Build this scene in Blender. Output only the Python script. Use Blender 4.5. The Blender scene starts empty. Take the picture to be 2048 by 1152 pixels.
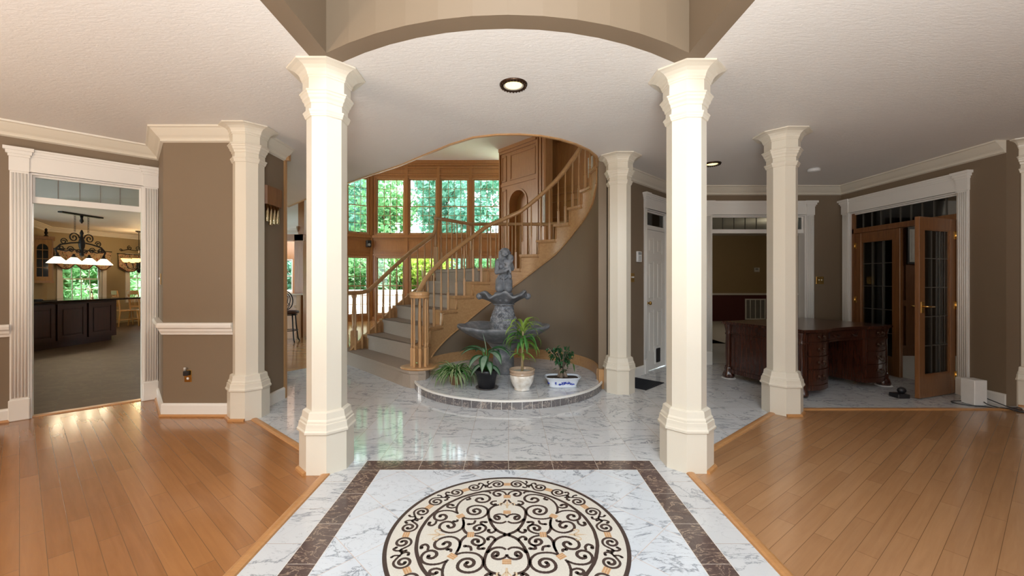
import bpy, bmesh, math, random
from mathutils import Vector, Matrix
from mathutils.geometry import tessellate_polygon
R = math.radians
PI = math.pi
random.seed(7)
SC = bpy.context.scene
COL = SC.collection

# ------------------------------------------------------------------ camera
F_PX = 815.0                     # focal length in pixels of the 2048 px frame
CAM_Z = 1.29                     # eye height
CEIL = 2.743                     # foyer ceiling
HIGH = 5.24                      # family room ceiling
cam_d = bpy.data.cameras.new('camera')
cam = bpy.data.objects.new('camera', cam_d)
COL.objects.link(cam)
cam.location = (0, 0, CAM_Z)
cam.rotation_euler = (R(90), 0, 0)
cam_d.sensor_width = 36.0
cam_d.lens = 36.0 * F_PX / 2048.0
cam_d.shift_x = (1024 - 1017) / 2048.0
cam_d.shift_y = -(576 - 562) / 2048.0
cam_d.clip_start = 0.02
cam_d.clip_end = 300
SC.camera = cam

# ------------------------------------------------------------------ view, world, sun, assumed daylight and fill lights
SC.view_settings.view_transform = 'Standard'
SC.view_settings.look = 'None'
SC.view_settings.exposure = -0.08
SC.view_settings.gamma = 1.0
SC.view_settings.use_curve_mapping = False
cy = SC.cycles
cy.max_bounces = 8
cy.diffuse_bounces = 4
cy.glossy_bounces = 4
cy.transmission_bounces = 6
cy.transparent_max_bounces = 10
cy.sample_clamp_indirect = 6.0
cy.caustics_reflective = False
cy.caustics_refractive = False

world = bpy.data.worlds.new('sky')
SC.world = world
world.use_nodes = True
bgn = world.node_tree.nodes['Background']
bgn.inputs[0].default_value = (0.80, 0.92, 1.0, 1)
bgn.inputs[1].default_value = 7.0


def lamp(name, kind, loc, energy, color=(1, 1, 1), rot=(0, 0, 0), size=1.0, size_y=None, **kw):
    d = bpy.data.lights.new(name, kind)
    d.energy = energy
    d.color = color
    if kind == 'AREA':
        d.shape = 'RECTANGLE' if size_y else 'SQUARE'
        d.size = size
        if size_y:
            d.size_y = size_y
    elif kind in ('POINT', 'SPOT'):
        d.shadow_soft_size = size
    for k, v in kw.items():
        setattr(d, k, v)
    o = bpy.data.objects.new(name, d)
    o.location = loc
    o.rotation_euler = rot
    COL.objects.link(o)
    return o


sun = lamp('sun', 'SUN', (20, 10, 30), 25.0, (1.0, 0.97, 0.9))
sun.rotation_euler = Vector((-0.72, -0.04, -0.75)).to_track_quat('-Z', 'Y').to_euler()
sun.data.angle = R(1.0)
# assumed door and window light: area lamps before a solid wall behind the camera
lamp('assumed_door_light', 'AREA', (1.8, -3.0, 1.45), 72, (0.84, 0.93, 1.0), (R(90), 0, 0), 2.2, 2.5)
lamp('assumed_window_light_left', 'AREA', (-4.6, -3.0, 1.5), 110, (1.0, 0.78, 0.54), (R(90), 0, 0), 2.2, 1.9)  # assumed source, tinted warm for the left side; no window modelled
lamp('assumed_window_light_right', 'AREA', (4.6, -3.0, 1.5), 4, (0.97, 0.94, 0.9), (R(90), 0, 0), 2.2, 1.9)
lamp('assumed_upper_window_light', 'AREA', (0, -2.95, 4.2), 340, (0.76, 0.89, 1.0), (R(65), 0, 0), 2.0, 1.6)  # window above the entry is assumed, none modelled
lamp('family_room_fill', 'AREA', (-8.3, 11.0, 3.6), 240, (1.0, 0.96, 0.90), (R(90), 0, R(-90)), 2.6, 2.6)  # added fill, out of view, to brighten the family room
# upward fill lamps added out of view to brighten the ceiling
lamp('ceiling_fill', 'AREA', (0.1, -0.9, 1.0), 330, (1.0, 0.97, 0.92), (R(176), 0, 0), 0.9, 0.9)
lamp('ceiling_fill_left', 'AREA', (-4.2, 0.2, 0.9), 110, (1.0, 0.87, 0.72), (R(180), 0, 0), 0.9, 0.9)
lamp('ceiling_fill_right', 'AREA', (3.4, -0.9, 0.9), 17, (1.0, 0.93, 0.85), (R(180), 0, 0), 0.9, 0.9)

# ------------------------------------------------------------------ materials
MATS = {}


def new_mat(name):
    m = bpy.data.materials.new(name)
    m.use_nodes = True
    nt = m.node_tree
    b = nt.nodes['Principled BSDF']
    MATS[name] = m
    return m, nt, b


def N(nt, kind, **kw):
    n = nt.nodes.new(kind)
    for k, v in kw.items():
        setattr(n, k, v)
    return n


def coords(nt, scale=(1, 1, 1), rot=(0, 0, 0), loc=(0, 0, 0)):
    tc = N(nt, 'ShaderNodeTexCoord')
    mp = N(nt, 'ShaderNodeMapping')
    mp.inputs['Scale'].default_value = scale
    mp.inputs['Rotation'].default_value = rot
    mp.inputs['Location'].default_value = loc
    nt.links.new(tc.outputs['Object'], mp.inputs[0])
    return mp.outputs[0]


def noise(nt, vec, scale, detail=4, rough=0.55, dist=0.0):
    n = N(nt, 'ShaderNodeTexNoise')
    n.inputs['Scale'].default_value = scale
    n.inputs['Detail'].default_value = detail
    n.inputs['Roughness'].default_value = rough
    n.inputs['Distortion'].default_value = dist
    nt.links.new(vec, n.inputs['Vector'])
    return n.outputs[0]


def ramp(nt, fac, stops):
    r = N(nt, 'ShaderNodeValToRGB')
    el = r.color_ramp.elements
    while len(el) < len(stops):
        el.new(0.5)
    for e, (p, c) in zip(el, stops):
        e.position = p
        e.color = c if len(c) == 4 else (*c, 1)
    nt.links.new(fac, r.inputs[0])
    return r.outputs[0]


def mixc(nt, fac, a, b, blend='MIX'):
    m = N(nt, 'ShaderNodeMix', data_type='RGBA', blend_type=blend)
    for sock, v in ((m.inputs[0], fac), (m.inputs[6], a), (m.inputs[7], b)):
        if hasattr(v, 'links') or isinstance(v, bpy.types.NodeSocket):
            nt.links.new(v, sock)
        elif isinstance(v, (int, float)):
            sock.default_value = v
        else:
            sock.default_value = (*v, 1) if len(v) == 3 else v
    return m.outputs[2]


def bump(nt, b, height, strength=0.2, dist=0.01):
    n = N(nt, 'ShaderNodeBump')
    n.inputs['Strength'].default_value = strength
    n.inputs['Distance'].default_value = dist
    nt.links.new(height, n.inputs['Height'])
    nt.links.new(n.outputs[0], b.inputs['Normal'])


def plain(name, col, rough=0.5, metal=0.0, var=0.06, scale=14.0, bmp=0.0, coat=0.0, spec=0.5):
    m, nt, b = new_mat(name)
    v = coords(nt)
    f = noise(nt, v, scale, 3)
    lo = tuple(c * (1 - var) for c in col)
    hi = tuple(min(1, c * (1 + var)) for c in col)
    nt.links.new(mixc(nt, f, lo, hi), b.inputs['Base Color'])
    b.inputs['Roughness'].default_value = rough
    b.inputs['Metallic'].default_value = metal
    b.inputs['Coat Weight'].default_value = coat
    b.inputs['Specular IOR Level'].default_value = spec
    if bmp:
        bump(nt, b, noise(nt, v, scale * 8, 5), bmp, 0.004)
    return m


def wood(name, lo, hi, rough=0.35, axis='Z', scale=1.0, coat=0.15):
    m, nt, b = new_mat(name)
    s = {'X': (1.2, 16, 16), 'Y': (16, 1.2, 16), 'Z': (16, 16, 1.2)}[axis]
    v = coords(nt, tuple(k * scale for k in s))
    f = noise(nt, v, 2.2, 6, 0.6, 0.9)
    f2 = noise(nt, v, 11.0, 3, 0.5)
    c = ramp(nt, f, [(0.3, lo), (0.7, hi)])
    c = mixc(nt, 0.18, c, ramp(nt, f2, [(0.35, tuple(k * 0.75 for k in lo)), (0.65, hi)]))
    nt.links.new(c, b.inputs['Base Color'])
    b.inputs['Roughness'].default_value = rough
    b.inputs['Coat Weight'].default_value = coat
    b.inputs['Coat Roughness'].default_value = 0.2
    return m


def planks(name, cols, ang, width, length, rough=0.2, gap=(0.17, 0.085, 0.035)):
    m, nt, b = new_mat(name)
    v = coords(nt, rot=(0, 0, ang))
    br = N(nt, 'ShaderNodeTexBrick')
    br.offset = 0.37
    br.inputs['Color1'].default_value = (0, 0, 0, 1)
    br.inputs['Color2'].default_value = (1, 1, 1, 1)
    br.inputs['Mortar'].default_value = (0.5, 0.5, 0.5, 1)
    br.inputs['Scale'].default_value = 1.0
    br.inputs['Mortar Size'].default_value = 0.0013
    br.inputs['Mortar Smooth'].default_value = 0.3
    br.inputs['Brick Width'].default_value = length
    br.inputs['Row Height'].default_value = width
    nt.links.new(v, br.inputs['Vector'])
    st = N(nt, 'ShaderNodeMapping')
    st.inputs['Scale'].default_value = (1.3, 22, 1)
    nt.links.new(v, st.inputs[0])
    g = noise(nt, st.outputs[0], 1.6, 5, 0.6, 0.6)
    big = noise(nt, v, 3.0, 3)
    c = ramp(nt, br.outputs['Color'], [(0.0, cols[0]), (0.5, cols[1]), (1.0, cols[2])])
    c = mixc(nt, 0.3, c, ramp(nt, g, [(0.3, tuple(k * 0.72 for k in cols[0])), (0.7, cols[2])]))
    c = mixc(nt, 0.12, c, ramp(nt, big, [(0.35, cols[0]), (0.65, cols[2])]))
    c = mixc(nt, br.outputs['Fac'], c, gap)
    nt.links.new(c, b.inputs['Base Color'])
    b.inputs['Roughness'].default_value = rough
    b.inputs['Coat Weight'].default_value = 0.25
    b.inputs['Coat Roughness'].default_value = 0.12
    bump(nt, b, ramp(nt, br.outputs['Fac'], [(0, (1, 1, 1)), (1, (0, 0, 0))]), 0.25, 0.002)
    return m


def marble(name, base, vein, tile=None, ang=0.0, off=(0, 0), vscale=2.3, amount=0.055, rough=0.07, grout=(0.42, 0.38, 0.35), gsize=0.0016, base2=None, tile_y=None, vein2=None):
    m, nt, b = new_mat(name)
    v0 = coords(nt)
    # every tile is cut from another piece of stone
    v = v0
    br = None
    if tile:
        v1 = coords(nt, rot=(0, 0, ang), loc=(off[0], off[1], 0))
        br = N(nt, 'ShaderNodeTexBrick')
        br.offset = 0.0
        br.inputs['Scale'].default_value = 1.0
        br.inputs['Color1'].default_value = (0, 0, 0, 1)
        br.inputs['Color2'].default_value = (1, 1, 1, 1)
        br.inputs['Mortar'].default_value = (0.5, 0.5, 0.5, 1)
        br.inputs['Mortar Size'].default_value = gsize
        br.inputs['Mortar Smooth'].default_value = 0.2
        br.inputs['Brick Width'].default_value = tile
        br.inputs['Row Height'].default_value = tile_y or tile
        nt.links.new(v1, br.inputs['Vector'])
        add = N(nt, 'ShaderNodeVectorMath', operation='MULTIPLY_ADD')
        add.inputs[1].default_value = (7, 5, 11)
        nt.links.new(br.outputs['Color'], add.inputs[0])
        nt.links.new(v0, add.inputs[2])
        v = add.outputs[0]
    st = N(nt, 'ShaderNodeMapping')
    st.inputs['Rotation'].default_value = (0, 0, 0.6)
    st.inputs['Scale'].default_value = (1.0, 1.9, 1.0)
    nt.links.new(v, st.inputs[0])

    def veins(sc, wid, detail):
        f = noise(nt, st.outputs[0], sc, detail, 0.62, 1.1)
        s = N(nt, 'ShaderNodeMath', operation='SUBTRACT')
        s.inputs[1].default_value = 0.5
        nt.links.new(f, s.inputs[0])
        a = N(nt, 'ShaderNodeMath', operation='ABSOLUTE')
        nt.links.new(s.outputs[0], a.inputs[0])
        return ramp(nt, a.outputs[0], [(0.0, (1, 1, 1)), (wid * 0.3, (0.55, 0.55, 0.55)), (wid, (0, 0, 0))])
    c1 = veins(vscale, amount, 7)
    c2 = veins(vscale * 2.7, amount * 0.55, 5)
    mot = noise(nt, v, 3.2, 4)
    c = mixc(nt, mot, base, base2 or tuple(k * 0.86 for k in base))
    c = mixc(nt, c1, c, vein)
    k = N(nt, 'ShaderNodeMath', operation='MULTIPLY')
    k.inputs[1].default_value = 0.5
    nt.links.new(c2, k.inputs[0])
    c = mixc(nt, k.outputs[0], c, vein2 or vein)
    if br:
        c = mixc(nt, br.outputs['Fac'], c, grout)
    nt.links.new(c, b.inputs['Base Color'])
    b.inputs['Roughness'].default_value = rough
    return m


def glass(name, tint=(0.96, 0.98, 0.97), gloss=0.10):
    m, nt, b = new_mat(name)
    nt.nodes.remove(b)
    out = [n for n in nt.nodes if n.type == 'OUTPUT_MATERIAL'][0]
    tr = N(nt, 'ShaderNodeBsdfTransparent')
    tr.inputs[0].default_value = (*tint, 1)
    gl = N(nt, 'ShaderNodeBsdfGlossy')
    gl.inputs['Roughness'].default_value = 0.02
    fr = N(nt, 'ShaderNodeFresnel')
    fr.inputs[0].default_value = 1.45
    mx = N(nt, 'ShaderNodeMixShader')
    nt.links.new(fr.outputs[0], mx.inputs[0])
    nt.links.new(tr.outputs[0], mx.inputs[1])
    nt.links.new(gl.outputs[0], mx.inputs[2])
    nt.links.new(mx.outputs[0], out.inputs[0])
    return m


def glow(name, col, strength):
    m, nt, b = new_mat(name)
    b.inputs['Base Color'].default_value = (*col, 1)
    b.inputs['Emission Color'].default_value = (*col, 1)
    b.inputs['Emission Strength'].default_value = strength
    return m


def leafy(name, a, b2, trans=0.35, rough=0.45):
    m, nt, b = new_mat(name)
    out = [n for n in nt.nodes if n.type == 'OUTPUT_MATERIAL'][0]
    v = coords(nt)
    f = noise(nt, v, 1.7, 3)
    f2 = noise(nt, v, 23.0, 2)
    c = mixc(nt, 0.5, ramp(nt, f, [(0.35, a), (0.65, b2)]), ramp(nt, f2, [(0.3, a), (0.7, b2)]))
    nt.links.new(c, b.inputs['Base Color'])
    b.inputs['Roughness'].default_value = rough
    tl = N(nt, 'ShaderNodeBsdfTranslucent')
    nt.links.new(c, tl.inputs[0])
    mx = N(nt, 'ShaderNodeMixShader')
    mx.inputs[0].default_value = trans
    nt.links.new(b.outputs[0], mx.inputs[1])
    nt.links.new(tl.outputs[0], mx.inputs[2])
    nt.links.new(mx.outputs[0], out.inputs[0])
    return m


CREAM = plain('cream_paint', (0.71, 0.66, 0.56), 0.34, var=0.015, scale=3)
WHITE = plain('white_paint', (0.80, 0.78, 0.74), 0.38, var=0.015, scale=3)
TAUPE = plain('taupe_wall_paint', (0.205, 0.150, 0.098), 0.62, var=0.03, scale=4, bmp=0.06)
TAN = plain('tan_wall_paint', (0.34, 0.25, 0.13), 0.65, var=0.03, scale=4)
OLIVE = plain('kitchen_wall_paint', (0.36, 0.29, 0.17), 0.65, var=0.03, scale=4)
MAROON = plain('maroon_wall_paint', (0.10, 0.022, 0.022), 0.6, var=0.05, scale=4)
m, nt, b = new_mat('stippled_ceiling')
v = coords(nt)
vs = coords(nt, (1, 3.2, 1), (0, 0, 0.3))
nt.links.new(mixc(nt, noise(nt, v, 2.0, 3), (0.77, 0.75, 0.72), (0.83, 0.81, 0.785)), b.inputs['Base Color'])
b.inputs['Roughness'].default_value = 0.55
bump(nt, b, noise(nt, vs, 16.0, 7, 0.72, 0.7), 0.35, 0.012)
CEILM = m
OAK = wood('honey_oak', (0.40, 0.205, 0.082), (0.54, 0.315, 0.145), 0.32)
OAKX = wood('honey_oak_lengthwise', (0.42, 0.22, 0.09), (0.56, 0.335, 0.155), 0.3, 'X')
PANEL = wood('panelling_oak', (0.30, 0.122, 0.034), (0.40, 0.180, 0.056), 0.36)
DOOROAK = wood('red_oak_door', (0.15, 0.056, 0.017), (0.25, 0.105, 0.033), 0.34)
MAHOG = wood('mahogany', (0.026, 0.0075, 0.0048), (0.066, 0.019, 0.0095), 0.25, coat=0.4)
DARKCAB = wood('dark_cherry_cabinet', (0.022, 0.0055, 0.004), (0.045, 0.011, 0.007), 0.5, coat=0.0)
DARKPAN = wood('dark_office_panelling', (0.10, 0.040, 0.016), (0.17, 0.072, 0.028), 0.4)
CHAIROAK = wood('golden_chair_oak', (0.42, 0.20, 0.05), (0.58, 0.31, 0.09), 0.35)
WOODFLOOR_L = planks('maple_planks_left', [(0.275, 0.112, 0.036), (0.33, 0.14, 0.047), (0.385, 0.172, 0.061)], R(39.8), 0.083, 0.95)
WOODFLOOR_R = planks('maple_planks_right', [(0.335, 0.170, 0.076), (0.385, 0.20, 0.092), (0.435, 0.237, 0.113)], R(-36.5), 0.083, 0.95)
OAKFLOOR = planks('oak_planks_family_room', [(0.44, 0.22, 0.08), (0.50, 0.26, 0.10), (0.56, 0.31, 0.13)], 0.0, 0.083, 1.1)
TRIMWOOD = wood('oak_floor_trim', (0.43, 0.20, 0.070), (0.54, 0.275, 0.105), 0.3, 'X')
T = 0.3087
BTI_ = 2.783
MARBLE = marble('white_marble_tiles', (0.66, 0.685, 0.715), (0.25, 0.27, 0.31), T, 0, (0, -2.927 + 30 * T), grout=(0.45, 0.38, 0.33), amount=0.018, vscale=1.7)
MARBLE45 = marble('white_marble_diagonal_tiles', (0.70, 0.765, 0.84), (0.22, 0.25, 0.31), T, R(45), (0.0, 0.09), grout=(0.62, 0.52, 0.47), amount=0.017, vscale=1.7)
DARKMARBLE_SIDE = marble('dark_brown_marble_sides', (0.070, 0.052, 0.048), (0.42, 0.31, 0.23), 40.0, 0, (20.0, -BTI_ + 30 * T), vscale=6.5, amount=0.022, rough=0.09, grout=(0.62, 0.55, 0.48), base2=(0.13, 0.085, 0.078), tile_y=T, vein2=(0.30, 0.25, 0.22))
DARKMARBLE_END = marble('dark_brown_marble_end', (0.070, 0.052, 0.048), (0.42, 0.31, 0.23), T, 0, (30 * T, 20.0), vscale=6.5, amount=0.022, rough=0.09, grout=(0.62, 0.55, 0.48), base2=(0.13, 0.085, 0.078), tile_y=40.0, vein2=(0.30, 0.25, 0.22))
DARKTILE = marble('dark_riser_tile_marble', (0.105, 0.098, 0.102), (0.42, 0.36, 0.32), None, vscale=8, amount=0.03, rough=0.12, base2=(0.155, 0.142, 0.145))
GROUT = plain('pale_grout', (0.72, 0.70, 0.66), 0.6)
KTILE = marble('kitchen_floor_tiles', (0.075, 0.043, 0.023), (0.12, 0.076, 0.042), 0.33, R(45), (0, 0), vscale=1.6, amount=0.05, rough=0.5, grout=(0.09, 0.07, 0.05), base2=(0.105, 0.065, 0.036))
KTILE.node_tree.nodes['Principled BSDF'].inputs['Specular IOR Level'].default_value = 0.12
CARPET = plain('beige_carpet', (0.345, 0.28, 0.225), 0.95, var=0.10, scale=60, bmp=0.5, spec=0.1)
PALECARPET = plain('pale_grey_carpet', (0.55, 0.55, 0.53), 0.95, var=0.08, scale=60, bmp=0.4, spec=0.1)
BRASS = plain('brass', (0.72, 0.46, 0.14), 0.2, 1.0)
GILT = plain('pale_brass_tube', (0.78, 0.66, 0.42), 0.16, 1.0)
IRON = plain('black_iron', (0.016, 0.014, 0.013), 0.45, 0.6)
BRONZE = plain('oil_rubbed_bronze', (0.055, 0.030, 0.018), 0.35, 0.8)
BLACK = plain('black_plastic', (0.014, 0.014, 0.017), 0.4)
RUBBER = plain('black_ribbed_rubber', (0.012, 0.015, 0.024), 0.7)
PLASTIC = plain('white_plastic', (0.78, 0.78, 0.77), 0.35)
LEAD = plain('dark_lead_came', (0.12, 0.11, 0.095), 0.4, 0.5)
GREYPL = plain('grey_plastic', (0.30, 0.32, 0.33), 0.4)
SOIL = plain('potting_soil', (0.035, 0.022, 0.014), 0.95, var=0.6, scale=90, bmp=0.8)
PALESOIL = plain('pale_potting_gravel', (0.50, 0.47, 0.40), 0.9, var=0.15, scale=90, bmp=0.5)
LEAF = leafy('leaf_green', (0.040, 0.155, 0.030), (0.085, 0.25, 0.055), 0.22)
LEAFLT = leafy('leaf_yellow_green', (0.22, 0.36, 0.05), (0.34, 0.46, 0.10), 0.25)
LEAFDK = leafy('leaf_dark_green', (0.012, 0.065, 0.022), (0.030, 0.115, 0.038), 0.15)
LEAFSLV = leafy('leaf_silver_green', (0.17, 0.28, 0.19), (0.30, 0.40, 0.29), 0.2)
LEAFCRM = leafy('leaf_cream_stripe', (0.50, 0.54, 0.30), (0.62, 0.64, 0.42), 0.25)
TREE1 = leafy('tree_leaves_bright', (0.18, 0.42, 0.20), (0.40, 0.64, 0.34), 0.5)
TREE2 = leafy('tree_leaves_blue_green', (0.19, 0.42, 0.32), (0.38, 0.64, 0.54), 0.5)
TREE3 = leafy('tree_leaves_yellow_green', (0.26, 0.42, 0.06), (0.50, 0.62, 0.12), 0.5)
BARK = plain('bark', (0.13, 0.095, 0.07), 0.9, var=0.3, scale=9)
STEM = plain('cane_stem', (0.30, 0.23, 0.12), 0.7, var=0.3, scale=60)
GLASS = glass('window_glass')
DARKGLASS = glass('bevelled_glass', (0.80, 0.84, 0.84))
VEINWOOD = plain('bonsai_trunk', (0.22, 0.17, 0.13), 0.8, var=0.3, scale=40)
SHADEW = glow('lit_glass_shade', (1.0, 0.86, 0.62), 3.2)
AMBER = glow('lit_amber_shade', (1.0, 0.62, 0.22), 2.6)
BULB = glow('lit_bulb', (1.0, 0.74, 0.30), 2.6)
CREAMSHADE = plain('cream_mosaic', (0.68, 0.665, 0.61), 0.35, var=0.16, scale=160)
MOSAICDK = plain('dark_mosaic', (0.060, 0.040, 0.036), 0.35, var=0.45, scale=170)
MOSAICTAN = plain('tan_mosaic', (0.56, 0.33, 0.17), 0.35, var=0.3, scale=150)
MOSAICPALE = plain('pale_tan_mosaic', (0.66, 0.52, 0.36), 0.35, var=0.2, scale=150)
DECK = plain('pale_deck_boards', (0.80, 0.77, 0.72), 0.7)
GRANITE = plain('black_granite', (0.012, 0.012, 0.012), 0.08, var=0.5, scale=120)
PAPER = plain('pale_print', (0.42, 0.42, 0.40), 0.6, var=0.25, scale=8)
SILVERFR = plain('silver_frame', (0.50, 0.48, 0.44), 0.4, 0.3)
CUSHION = plain('brown_leather', (0.05, 0.02, 0.013), 0.45)
FABRIC = None
m, nt, b = new_mat('stone')
v = coords(nt)
f = noise(nt, v, 9.0, 7, 0.65)
nt.links.new(ramp(nt, f, [(0.30, (0.10, 0.11, 0.125)), (0.52, (0.19, 0.20, 0.22)), (0.72, (0.34, 0.345, 0.35))]), b.inputs['Base Color'])
b.inputs['Roughness'].default_value = 0.62
bump(nt, b, noise(nt, v, 45.0, 5), 0.35, 0.006)
STONE = m
m, nt, b = new_mat('carved_stone')
v = coords(nt)
f = noise(nt, v, 30.0, 5, 0.6, 1.2)
nt.links.new(ramp(nt, f, [(0.32, (0.07, 0.078, 0.09)), (0.5, (0.20, 0.21, 0.23)), (0.68, (0.40, 0.405, 0.41))]), b.inputs['Base Color'])
b.inputs['Roughness'].default_value = 0.6
bump(nt, b, f, 0.6, 0.012)
CARVED = m
m, nt, b = new_mat('floral_valance')
v = coords(nt)
f = noise(nt, v, 16.0, 3, 0.6, 1.0)
nt.links.new(ramp(nt, f, [(0.36, (0.10, 0.07, 0.03)), (0.45, (0.45, 0.33, 0.20)), (0.56, (0.55, 0.42, 0.27)), (0.63, (0.30, 0.05, 0.04))]), b.inputs['Base Color'])
b.inputs['Roughness'].default_value = 0.9
FABRIC = m
m, nt, b = new_mat('glazed_cream_pot')
v = coords(nt)
f = noise(nt, v, 18.0, 5)
nt.links.new(ramp(nt, f, [(0.35, (0.58, 0.52, 0.44)), (0.6, (0.78, 0.75, 0.70))]), b.inputs['Base Color'])
b.inputs['Roughness'].default_value = 0.12
GLAZE = m
GLAZERIM = plain('glazed_tan_rim', (0.42, 0.31, 0.22), 0.15, var=0.25, scale=40)
PORC = plain('white_blue_porcelain', (0.66, 0.72, 0.80), 0.12, var=0.05)
COBALT = plain('cobalt_blue_paint', (0.025, 0.05, 0.36), 0.15, var=0.4, scale=60)

# ------------------------------------------------------------------ mesh helpers
class MB:
    """Collects faces (with a material slot each) and links them as one mesh object."""

    def __init__(self, M=None):
        self.v = []
        self.f = []
        self.mi = []
        self.sm = []
        self.M = M or Matrix()

    def add(self, verts, faces, mi=0, smooth=False, M=None):
        o = len(self.v)
        X = self.M @ M if M is not None else self.M
        self.v += [X @ Vector(p) for p in verts]
        for f in faces:
            self.f.append([i + o for i in f])
            self.mi.append(mi)
            self.sm.append(smooth)
        return self

    def box(self, x0, x1, y0, y1, z0, z1, mi=0, M=None):
        vs = [(x0, y0, z0), (x1, y0, z0), (x1, y1, z0), (x0, y1, z0), (x0, y0, z1), (x1, y0, z1), (x1, y1, z1), (x0, y1, z1)]
        fs = [(3, 2, 1, 0), (4, 5, 6, 7), (0, 1, 5, 4), (1, 2, 6, 5), (2, 3, 7, 6), (3, 0, 4, 7)]
        return self.add(vs, fs, mi, False, M)

    def bbox(self, x0, x1, y0, y1, z0, z1, c=0.004, mi=0, M=None):
        """box with bevelled edges"""
        bm = bmesh.new()
        bmesh.ops.create_cube(bm, size=1.0)
        for v_ in bm.verts:
            v_.co = Vector(((x0 + x1) / 2 + v_.co.x * (x1 - x0), (y0 + y1) / 2 + v_.co.y * (y1 - y0), (z0 + z1) / 2 + v_.co.z * (z1 - z0)))
        bmesh.ops.bevel(bm, geom=list(bm.edges), offset=c, segments=1, affect='EDGES', profile=0.5)
        self.bm(bm, mi, False, M)
        return self

    def bm(self, bm, mi=0, smooth=False, M=None):
        bm.verts.index_update()
        self.add([v_.co.copy() for v_ in bm.verts], [[q.index for q in f_.verts] for f_ in bm.faces], mi, smooth, M)
        bm.free()

    def prism(self, poly, z0, z1, mi=0, M=None, zf=None):
        poly = [(p[0], p[1]) for p in poly]
        n = len(poly)
        a = sum(poly[i][0] * poly[(i + 1) % n][1] - poly[(i + 1) % n][0] * poly[i][1] for i in range(n))
        if a < 0:
            poly = poly[::-1]
        vs = [(x, y, z0) for x, y in poly] + [(x, y, z1) for x, y in poly]
        tris = tessellate_polygon([[Vector((x, y, 0)) for x, y in poly]])
        fs = []
        for t in tris:
            p = [Vector(poly[i]) for i in t]
            cr = (p[1] - p[0]).cross(p[2] - p[0])
            t = tuple(t) if cr > 0 else tuple(t)[::-1]
            fs.append(tuple(i + n for i in t))
            fs.append(t[::-1])
        for i in range(n):
            j = (i + 1) % n
            fs.append((i, j, j + n, i + n))
        return self.add(vs, fs, mi, False, M)

    def lathe(self, prof, n=24, c=(0, 0, 0), mi=0, smooth=True, phase=0.0, cap=True, mod=None, M=None):
        """prof: (radius, z) from bottom to top"""
        vs, fs = [], []
        for k, (r, z) in enumerate(prof):
            for i in range(n):
                a = phase + 2 * PI * i / n
                rr, zz = (mod(r, z, a, k) if mod else (r, z))
                vs.append((c[0] + rr * math.cos(a), c[1] + rr * math.sin(a), c[2] + zz))
        m_ = len(prof)
        for k in range(m_ - 1):
            for i in range(n):
                j = (i + 1) % n
                fs.append((k * n + i, k * n + j, (k + 1) * n + j, (k + 1) * n + i))
        if cap:
            fs.append(tuple(range(n))[::-1])
            fs.append(tuple((m_ - 1) * n + i for i in range(n)))
        return self.add(vs, fs, mi, smooth, M)

    def tube(self, pts, r, n=8, mi=0, smooth=True, cap=True, M=None, up=None, flat=1.0):
        """pts: polyline; r: radius or list; flat: thickness of the section along the binormal"""
        P = [Vector(p) for p in pts]
        m_ = len(P)
        rs = r if isinstance(r, (list, tuple)) else [r] * m_
        vs, fs = [], []
        nrm = None
        for k in range(m_):
            t = (P[min(k + 1, m_ - 1)] - P[max(k - 1, 0)])
            if t.length < 1e-9:
                t = Vector((0, 0, 1))
            t.normalize()
            if up is not None:
                s = t.cross(Vector(up))
                if s.length < 1e-6:
                    s = t.orthogonal()
                s.normalize()
                nrm = s
            else:
                if nrm is None:
                    nrm = t.orthogonal().normalized()
                nrm = (nrm - t * nrm.dot(t))
                nrm = nrm.normalized() if nrm.length > 1e-6 else t.orthogonal().normalized()
            bn = t.cross(nrm)
            for i in range(n):
                a = 2 * PI * (i + 0.5) / n
                vs.append(P[k] + (nrm * math.cos(a) + bn * (math.sin(a) * flat)) * rs[k])
        for k in range(m_ - 1):
            for i in range(n):
                j = (i + 1) % n
                fs.append((k * n + i, k * n + j, (k + 1) * n + j, (k + 1) * n + i))
        if cap:
            fs.append(tuple(range(n))[::-1])
            fs.append(tuple((m_ - 1) * n + i for i in range(n)))
        return self.add(vs, fs, mi, smooth, M)

    def sweep(self, path, prof, mi=0, M=None, closed=False):
        """path: 2D points, seen left to right from the room; prof: closed outline of (into room, z)"""
        P = [Vector(p) for p in path]
        n, k = len(P), len(prof)
        vs, fs = [], []
        for i in range(n):
            a = (P[i] - P[i - 1]).normalized() if (i > 0 or closed) else None
            b_ = (P[(i + 1) % n] - P[i]).normalized() if (i < n - 1 or closed) else None
            ra = Vector((a.y, -a.x)) if a else None
            rb = Vector((b_.y, -b_.x)) if b_ else None
            if ra is None:
                o = rb
            elif rb is None:
                o = ra
            else:
                o = (ra + rb)
                o = o / max(0.2, o.dot(ra))
            for d, z in prof:
                vs.append((P[i].x + o.x * d, P[i].y + o.y * d, z))
        for i in range(n if closed else n - 1):
            j = (i + 1) % n
            for q in range(k):
                w = (q + 1) % k
                fs.append((i * k + q, i * k + w, j * k + w, j * k + q))
        if not closed:
            fs.append(tuple(range(k))[::-1])
            fs.append(tuple((n - 1) * k + q for q in range(k)))
        return self.add(vs, fs, mi, False, M)

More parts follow.
